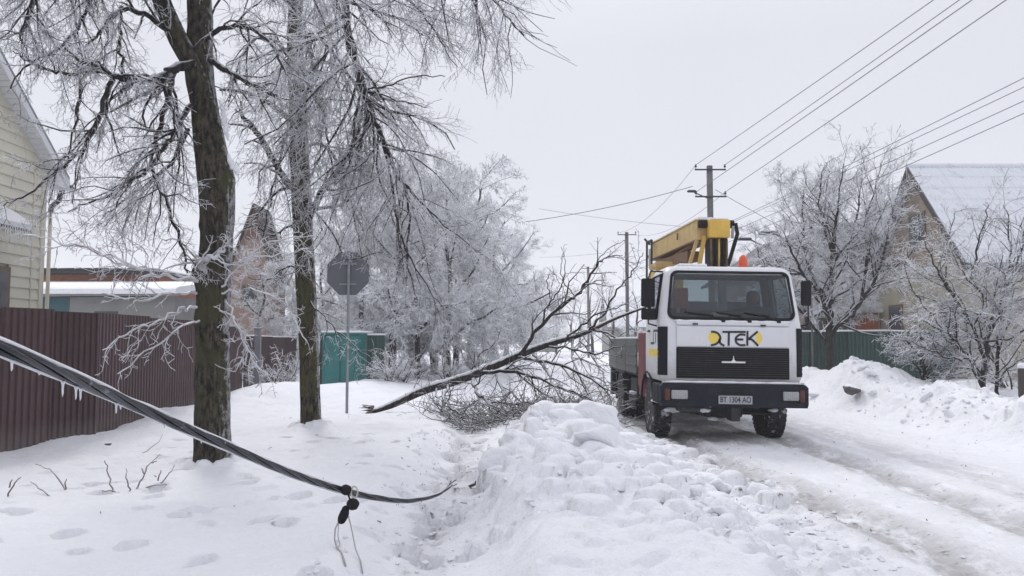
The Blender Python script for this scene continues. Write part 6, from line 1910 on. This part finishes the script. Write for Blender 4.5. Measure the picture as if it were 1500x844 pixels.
# --- the fallen tree lying across the verge and the truck deck
q = random.Random(91)
b = at(552, 600, 17.3)
FT = thing('fallen_tree', 'fallen dark tree lying from the verge up onto the truck, snow along its trunk', 'tree', (b[0], 17.3, b[2]))
inv = Vector(FT.location)
fp = [at(*p) for p in ((536, 606, 17.2), (572, 594, 17.35), (620, 572, 17.6), (660, 560, 17.85), (700, 546, 18.1), (755, 522, 18.5), (800, 505, 18.9), (850, 490, 19.4), (900, 467, 20.1), (940, 452, 20.8), (975, 440, 21.4))]
fr_ = [.03, .075, .10, .105, .105, .10, .085, .068, .05, .035, .02]
link('trunk', trunk_mesh([Vector(p) - inv for p in fp], fr_, M['limb'], 15, 28, 8, 0.05), FT)
# snow lying on the trunk
tb = Tubes()
sp_ = spline(fp[1:9], 6, 0.012, q)
rr = lerp_list(fr_[1:9], len(sp_))
tb.add([(p[0] - inv.x + 0.01, p[1] - inv.y, p[2] - inv.z + r * 0.74) for p, r in zip(sp_, rr)], [r * (0.25 + 0.35 * q.random()) for r in rr], 8)
link('snow_cover', tb.mesh('snow_cover', M['snow']), FT)
cfgF = Cfg(dens=(0, 4.4, 6.5, 9.0, 0), droop=(0, 0.02, 0.02, 0.02, 0.0), wig=(.1, .17, .22, .25, .2), ratio=(.5, .40, .42, .45, .4), rmin=0.0062, ang=(40, 40, 42, 42, 40), seg=(7, 6, 4, 3, 1), minlen=0.09, maxl=3)
cfgU = Cfg(dens=(0, 3.6, 6.0, 8.0, 0), droop=(0, 0.0, 0.0, 0.0, 0.0), wig=(.1, .17, .22, .25, .2), ratio=(.5, .40, .42, .45, .4), rmin=0.0062, ang=(38, 38, 42, 42, 40), seg=(7, 6, 4, 3, 1), minlen=0.09, maxl=3)
oF = new_out()
for ps, rs in (
 ([(760, 520, 18.5), (790, 478, 18.4), (828, 444, 18.4), (845, 432, 18.4), (868, 398, 18.4), (884, 380, 18.4), (912, 374, 18.5)], [.05, .045, .04, .036, .028, .018, .008]),
 ([(868, 398, 18.4), (880, 376, 18.7), (898, 360, 18.9), (920, 350, 19)], [.018, .014, .01, .006]),
 ([(795, 476, 18.4), (798, 455, 18.2), (808, 440, 18.1), (822, 420, 18), (828, 398, 18), (826, 376, 18)], [.022, .02, .018, .014, .01, .006]),
 ([(808, 440, 18.1), (802, 418, 18), (806, 402, 18), (822, 415, 18)], [.012, .01, .008, .006]),
 ([(842, 434, 18.4), (828, 418, 18.2), (822, 395, 18), (826, 370, 18)], [.014, .012, .009, .005]),
 ([(860, 487, 19.4), (880, 465, 19.2), (905, 425, 19.1), (928, 398, 19), (942, 370, 19)], [.032, .028, .022, .016, .008]),
 ([(830, 497, 19), (858, 472, 18.8), (890, 455, 18.7), (920, 446, 18.7)], [.03, .026, .018, .01]),
 ([(870, 482, 19.6), (905, 495, 19.3), (925, 520, 19), (935, 540, 18.8)], [.03, .024, .018, .01]),
 ([(800, 508, 18.9), (835, 510, 18.5), (870, 518, 18.2), (905, 510, 18.0), (930, 508, 17.9)], [.03, .026, .02, .014, .008]),
 ([(850, 500, 19.2), (868, 525, 18.6), (885, 555, 18.0), (893, 590, 17.6)], [.024, .02, .014, .008]),
 ([(700, 548, 18.1), (740, 542, 17.6), (790, 555, 17.1), (840, 575, 16.7), (880, 592, 16.4)], [.05, .044, .036, .024, .01]),
 ([(755, 524, 18.5), (800, 530, 18.0), (850, 548, 17.5), (885, 568, 17.0), (905, 580, 16.8)], [.045, .038, .03, .02, .01]),
 ([(690, 550, 18.1), (700, 575, 17.3), (725, 595, 16.6), (770, 608, 16.0), (820, 612, 15.7)], [.04, .034, .028, .018, .008]),
 ([(660, 562, 17.8), (650, 585, 17.0), (668, 603, 16.3), (705, 618, 15.7), (750, 622, 15.4)], [.036, .03, .024, .016, .008]),
 ([(640, 567, 17.7), (642, 590, 17.0), (660, 610, 16.0), (690, 628, 15.3)], [.028, .024, .016, .008]),
 ([(720, 540, 18.2), (735, 570, 17.4), (740, 600, 16.6), (760, 620, 16)], [.03, .024, .016, .008]),
 ([(780, 516, 18.7), (800, 545, 18.0), (815, 575, 17.3), (840, 600, 16.6)], [.03, .024, .016, .008]),
 ([(840, 497, 19.2), (840, 530, 18.4), (862, 570, 17.6), (880, 610, 16.8)], [.026, .022, .014, .008]),
 ([(690, 548, 18), (700, 525, 18.2), (725, 500, 18.4), (735, 478, 18.5)], [.02, .016, .012, .006]),
 ([(600, 582, 17.5), (612, 560, 17.7), (640, 540, 17.9)], [.014, .01, .006]),
 ([(740, 530, 18.4), (770, 548, 17.9), (800, 590, 17.2), (790, 615, 16.6)], [.022, .018, .012, .007]),
 ([(720, 590, 16.8), (780, 590, 16.4), (830, 600, 16.0), (880, 605, 15.8)], [.022, .018, .012, .006]),
 ):
    def clampz(p):
        g_ = ground_z(p[0], p[1]) + 0.03
        return (p[0], p[1], max(p[2], g_))
    limb(oF, [clampz(at(*p)) for p in ps], rs, 1, cfgU if ps[-1][1] < 460 else cfgF, q, 0.02)
for k in range(7):                                       # torn pale splinters at the broken butt
    a = q.uniform(-1, 1)
    p0 = at(545 + q.uniform(-4, 6), 601 + q.uniform(-5, 3), 17.2)
    tb = Tubes()
    tb.add([(p0[0] - inv.x, p0[1] - inv.y, p0[2] - inv.z), (p0[0] - inv.x - 0.10, p0[1] - inv.y + 0.04 * a, p0[2] - inv.z + 0.03 * a), (p0[0] - inv.x - q.uniform(.14, .3), p0[1] - inv.y + 0.06 * a, p0[2] - inv.z + 0.08 * a)], [.03, .018, .003], 4)
    link('splinter', tb.mesh('splinter', M['torn'] if k % 2 else M['limb']), FT)
# a tangle of broken twigs crushed into the snow
for k in range(330):
    px, Y = q.uniform(640, 900), q.uniform(15.0, 18.2)
    x = at(px, 500, Y)[0]
    z = ground_z(x, Y) + 0.02
    az = q.uniform(0, 6.28)
    grow(oF, (x, Y, z), norm3((math.cos(az), math.sin(az), q.uniform(0.05, 0.45))), q.uniform(0.4, 1.1), 0.011, 2, cfgF, q)
n3 = finish_tree(FT, oF, M['limb'], M['twig_dark'])

# --- dead weeds poking through the snow on the left
q = random.Random(5)
for pts_l, lb in (
    ([[(12, 725, 7.9), (22, 705, 7.9), (30, 697, 7.9)], [(14, 712, 7.9), (18, 700, 7.9)]], 'short dead stalk nearest the bottom left edge'),
    ([[(72, 724, 8.0), (58, 712, 8.1), (45, 703, 8.2)]], 'faint leaning dead stalk right of the leftmost one'),
    ([[(96, 711, 8.3), (82, 690, 8.4), (68, 680, 8.5), (52, 674, 8.6)], [(96, 711, 8.3), (98, 695, 8.3)]], 'curved dead twig left of the taller upright stalks'),
    ([[(166, 710, 8.3), (160, 685, 8.4), (153, 664, 8.4)], [(175, 711, 8.3), (160, 708, 8.3), (137, 707, 8.4)]], 'upright dead stalk with crossing foot'),
    ([[(190, 708, 8.4), (187, 692, 8.4), (185, 675, 8.5)]], 'thin dead stalk between the upright one and the branching weed'),
    ([[(200, 703, 8.5), (212, 680, 8.6), (222, 664, 8.7), (235, 652, 8.8)], [(200, 703, 8.5), (230, 697, 8.6), (255, 696, 8.6)], [(236, 694, 8.6), (248, 680, 8.7), (256, 668, 8.8)], [(212, 680, 8.6), (208, 672, 8.6)], [(222, 664, 8.7), (230, 662, 8.7)], [(232, 690, 8.6), (236, 675, 8.6)]], 'branching dead weed lying left of the nearest trunk'),
    ([[(208, 668, 11.0), (228, 655, 11.4), (238, 640, 11.8)]], 'dead twig on the snow near the foot of the maroon fence')):
    b = at(*pts_l[0][0])
    gz = ground_z(b[0], b[1])
    dz = gz - b[2]
    tb = Tubes()
    for pl_ in pts_l:
        sp_ = spline([at(*p) for p in pl_], 4, 0.006, q)
        tb.add([(p[0] - b[0], p[1] - b[1], p[2] - b[2]) for p in sp_], lerp_list([0.009, 0.004], len(sp_)), 5)
    w = link('dead_weed', tb.mesh('dead_weed', plain('dry_stem', (0.17, 0.14, 0.13), 0.8, snow=0.7)), None, (b[0], b[1], gz if abs(dz) < 0.4 else b[2]))
    tag(w, lb, 'weed', 'dead weeds poking from the snow')

# ------------------------------------------------------------------ the hanging cable
q = random.Random(3)
cp = spline([at(*p) for p in ((-160, 445, 2.25), (-60, 484, 2.4), (20, 518, 2.6), (100, 552, 3.0), (190, 591, 3.6), (270, 627, 4.1), (340, 657, 4.6), (400, 683, 5.1), (455, 704, 5.7), (512, 721, 6.4), (550, 729, 6.8), (592, 734, 7.3), (628, 729, 7.8), (650, 720, 8.2), (665, 708, 8.7))], 14)
cb_root = thing('hanging_cable', 'thick black twisted power cable crusted with ice, sagging from the left edge to the snow', 'cable', cp[0])
o0 = Vector(cp[0])
cum = [0]
for i in range(len(cp) - 1): cum.append(cum[-1] + math.dist(cp[i], cp[i + 1]))
def frame(i):
    t = (Vector(cp[min(i + 1, len(cp) - 1)]) - Vector(cp[max(i - 1, 0)])).normalized()
    u = Vector((0, 0, 1))
    u = (u - t * u.dot(t)).normalized()
    return t, u, t.cross(u)
mblk, t_ = newmat('cable_black')
n_ = t_.noise(14, 6, 0.65)
t_.bsdf(t_.mix(t_.ramp(n_, 0.60, 0.74), (0.010, 0.012, 0.018), (0.22, 0.25, 0.30)), 0.25, 0, n_, 0.2, 0.003)
end = cum[-1]
for k in range(4):
    pts, rads = [], []
    for i in range(len(cp)):
        t, u, w = frame(i)
        a = cum[i] * 4.2 + k * math.pi / 2
        fl = max(0.45, 1 - 0.55 * max(0, (cum[i] - 4.6) / (end - 4.6)))
        rr = 0.0150 * fl
        fray = max(0, (cum[i] - end + 0.55) / 0.55) ** 2
        rr += 0.035 * fray
        p = Vector(cp[i]) - o0 + (u * math.cos(a) * (1 if math.cos(a) > 0 or fray == 0 else 0.3) + w * math.sin(a)) * rr
        pts.append(p)
        rads.append((0.0120 if k else 0.0100) * fl)
    MB().tube(pts, rads, 8).build('strand', mblk, cb_root, True)
# ice ridge along the top and a thin one below
for nm, sgn, r0, se in (('top_ice', 1, 0.0085, 1), ('under_ice', -1, 0.0045, 2)):
    pts, rads = [], []
    for i in range(len(cp)):
        t, u, w = frame(i)
        fl = max(0.45, 1 - 0.55 * max(0, (cum[i] - 4.6) / (end - 4.6)))
        k = float(vnoise(cum[i] * 4.0, 0.5, se))
        pts.append(Vector(cp[i]) - o0 + u * (sgn * (0.0245 + 0.002 * k) * fl) + w * 0.006 * (k - 0.5))
        rads.append(max(0.001, r0 * fl * (0.35 + 1.0 * k)))
    MB().tube(pts, rads, 7).build(nm, M['snow'] if sgn > 0 else M['ice'], cb_root, True)
for px, ln in ((22, .034), (60, .012), (98, .058), (114, .05), (120, .047), (176, .045), (182, .02), (248, .02), (300, .018)):
    i = min(range(len(cp)), key=lambda j: abs(750 + FPX * cp[j][0] / cp[j][1] - px))
    t, u, w = frame(i)
    p = Vector(cp[i]) - o0 - u * 0.024
    pts = [p + Vector((0.001 * math.sin(m * 3), 0, -ln * m / 4)) for m in range(5)]
    MB().tube(pts, [0.009, 0.0045, 0.0038, 0.0036, 0.0012], 8).build('icicle', M['ice'], cb_root, True)
# clamps and the two dangling wires
def knob(name, c, r, sx, sy, sz, rot, mat, parent):
    bm = bmesh.new()
    bmesh.ops.create_icosphere(bm, subdivisions=3, radius=1)
    for v in bm.verts:
        k = 1 + 0.25 * float(fbm(v.co.x * 2 + r * 99, v.co.y * 2 + v.co.z * 2, 3, 5))
        v.co = Vector((v.co.x * sx, v.co.y * sy, v.co.z * sz)) * r * k
    me = bpy.data.meshes.new(name)
    bm.to_mesh(me)
    bm.free()
    me.materials.append(mat)
    me.polygons.foreach_set('use_smooth', [True] * len(me.polygons))
    return link(name, me, parent, c, rot)
cl = thing('cable_clamp', 'black connector clamps with two thin wires dangling from the cable', 'cable clamp', at(512, 720, 6.25))
c0 = Vector(cl.location)
Q = lambda px, py, Y=6.25: Vector(at(px, py, Y)) - c0
knob('clamp_body', Q(507, 718, 6.2), 0.045, 1.0, 0.8, 0.9, (0, 0.4, 0), M['rubber'], cl)
knob('lower_clamp', Q(517, 739, 6.2), 0.047, 1.05, 0.9, 0.95, (0, 0.2, 0), M['rubber'], cl)
knob('connector', Q(503, 756, 6.2), 0.05, 0.75, 0.7, 1.35, (0, 0.35, 0), M['rubber'], cl)
knob('connector_top', Q(506, 747, 6.2), 0.03, 1.0, 0.8, 1.1, (0, 0.3, 0), M['rubber'], cl)
bl = MB()
ring_ = [Q(519, 721, 6.2) + Vector((0.026 * math.cos(a), 0, 0.045 * math.sin(a))) for a in [R(24 * k) for k in range(16)]]
bl.tube(ring_, 0.007, 6, False)
bl.build('shackle', plain('pale_steel', (0.5, 0.48, 0.42), 0.4, 0.6), cl, True)
MB().tube([Q(507, 716, 6.2), Q(512, 730, 6.2), Q(517, 740, 6.2)], 0.008, 6).build('bolt', M['rubber'], cl)
wm = plain('pale_wire', (0.36, 0.35, 0.35), 0.5)
gzb = -0.02
def toground(p):
    w = p + c0
    return Vector((w.x, w.y, max(w.z, ground_z(w.x, w.y) + 0.01))) - c0
MB().tube([toground(v) for v in (Q(497, 762, 6.2), Q(491, 775, 6.2), Q(490, 790, 6.18), Q(493, 812, 6.1), Q(500, 840, 5.9), Q(506, 862, 5.7))], 0.0065, 6).build('dangling_wire', wm, cl, True)
MB().tube([toground(v) for v in (Q(496, 765, 6.2), Q(495, 785, 6.2), Q(498, 800, 6.15), Q(494, 815, 6.1))], 0.0035, 6).build('dangling_wire', wm, cl, True)
MB().tube([toground(v) for v in (Q(510, 755, 6.2), Q(514, 770, 6.2), Q(521, 805, 6.05), Q(528, 842, 5.9), Q(531, 865, 5.75))], 0.005, 6).build('dangling_wire', wm, cl, True)
x, y, z = at(691, 690, 9.6)
tb = Tubes()
tb.add([(0, 0, 0), (-0.03, 0.02, 0.02), (0.04, 0.03, 0.05), (0.05, 0.03, 0.09)], [.012, .02, .018, .004], 6)
tag(link('bark_scrap', tb.mesh('bark_scrap', M['twig_dark']), None, (x, 9.6, ground_z(x, 9.6))), 'curled dark bark scrap on the path beyond the cable end', 'bark scrap')
print('branch counts', n1, n2, n3, [p[2] for p in PR], [p[2] for p in FAR])

# ------------------------------------------------------------------ damp winter air
hm = bpy.data.materials.new('haze')
hm.use_nodes = True
hm.node_tree.nodes.clear()
ho = hm.node_tree.nodes.new('ShaderNodeOutputMaterial')
hv = hm.node_tree.nodes.new('ShaderNodeVolumePrincipled')
hv.inputs['Color'].default_value = (0.985, 0.988, 0.995, 1)
hv.inputs['Density'].default_value = 0.0014
hm.node_tree.links.new(hv.outputs[0], ho.inputs['Volume'])
tag(MB().box(-440, 440, -70, 960, -1.5, 30).build('haze', hm), 'pale winter haze over the whole street', kind='stuff')
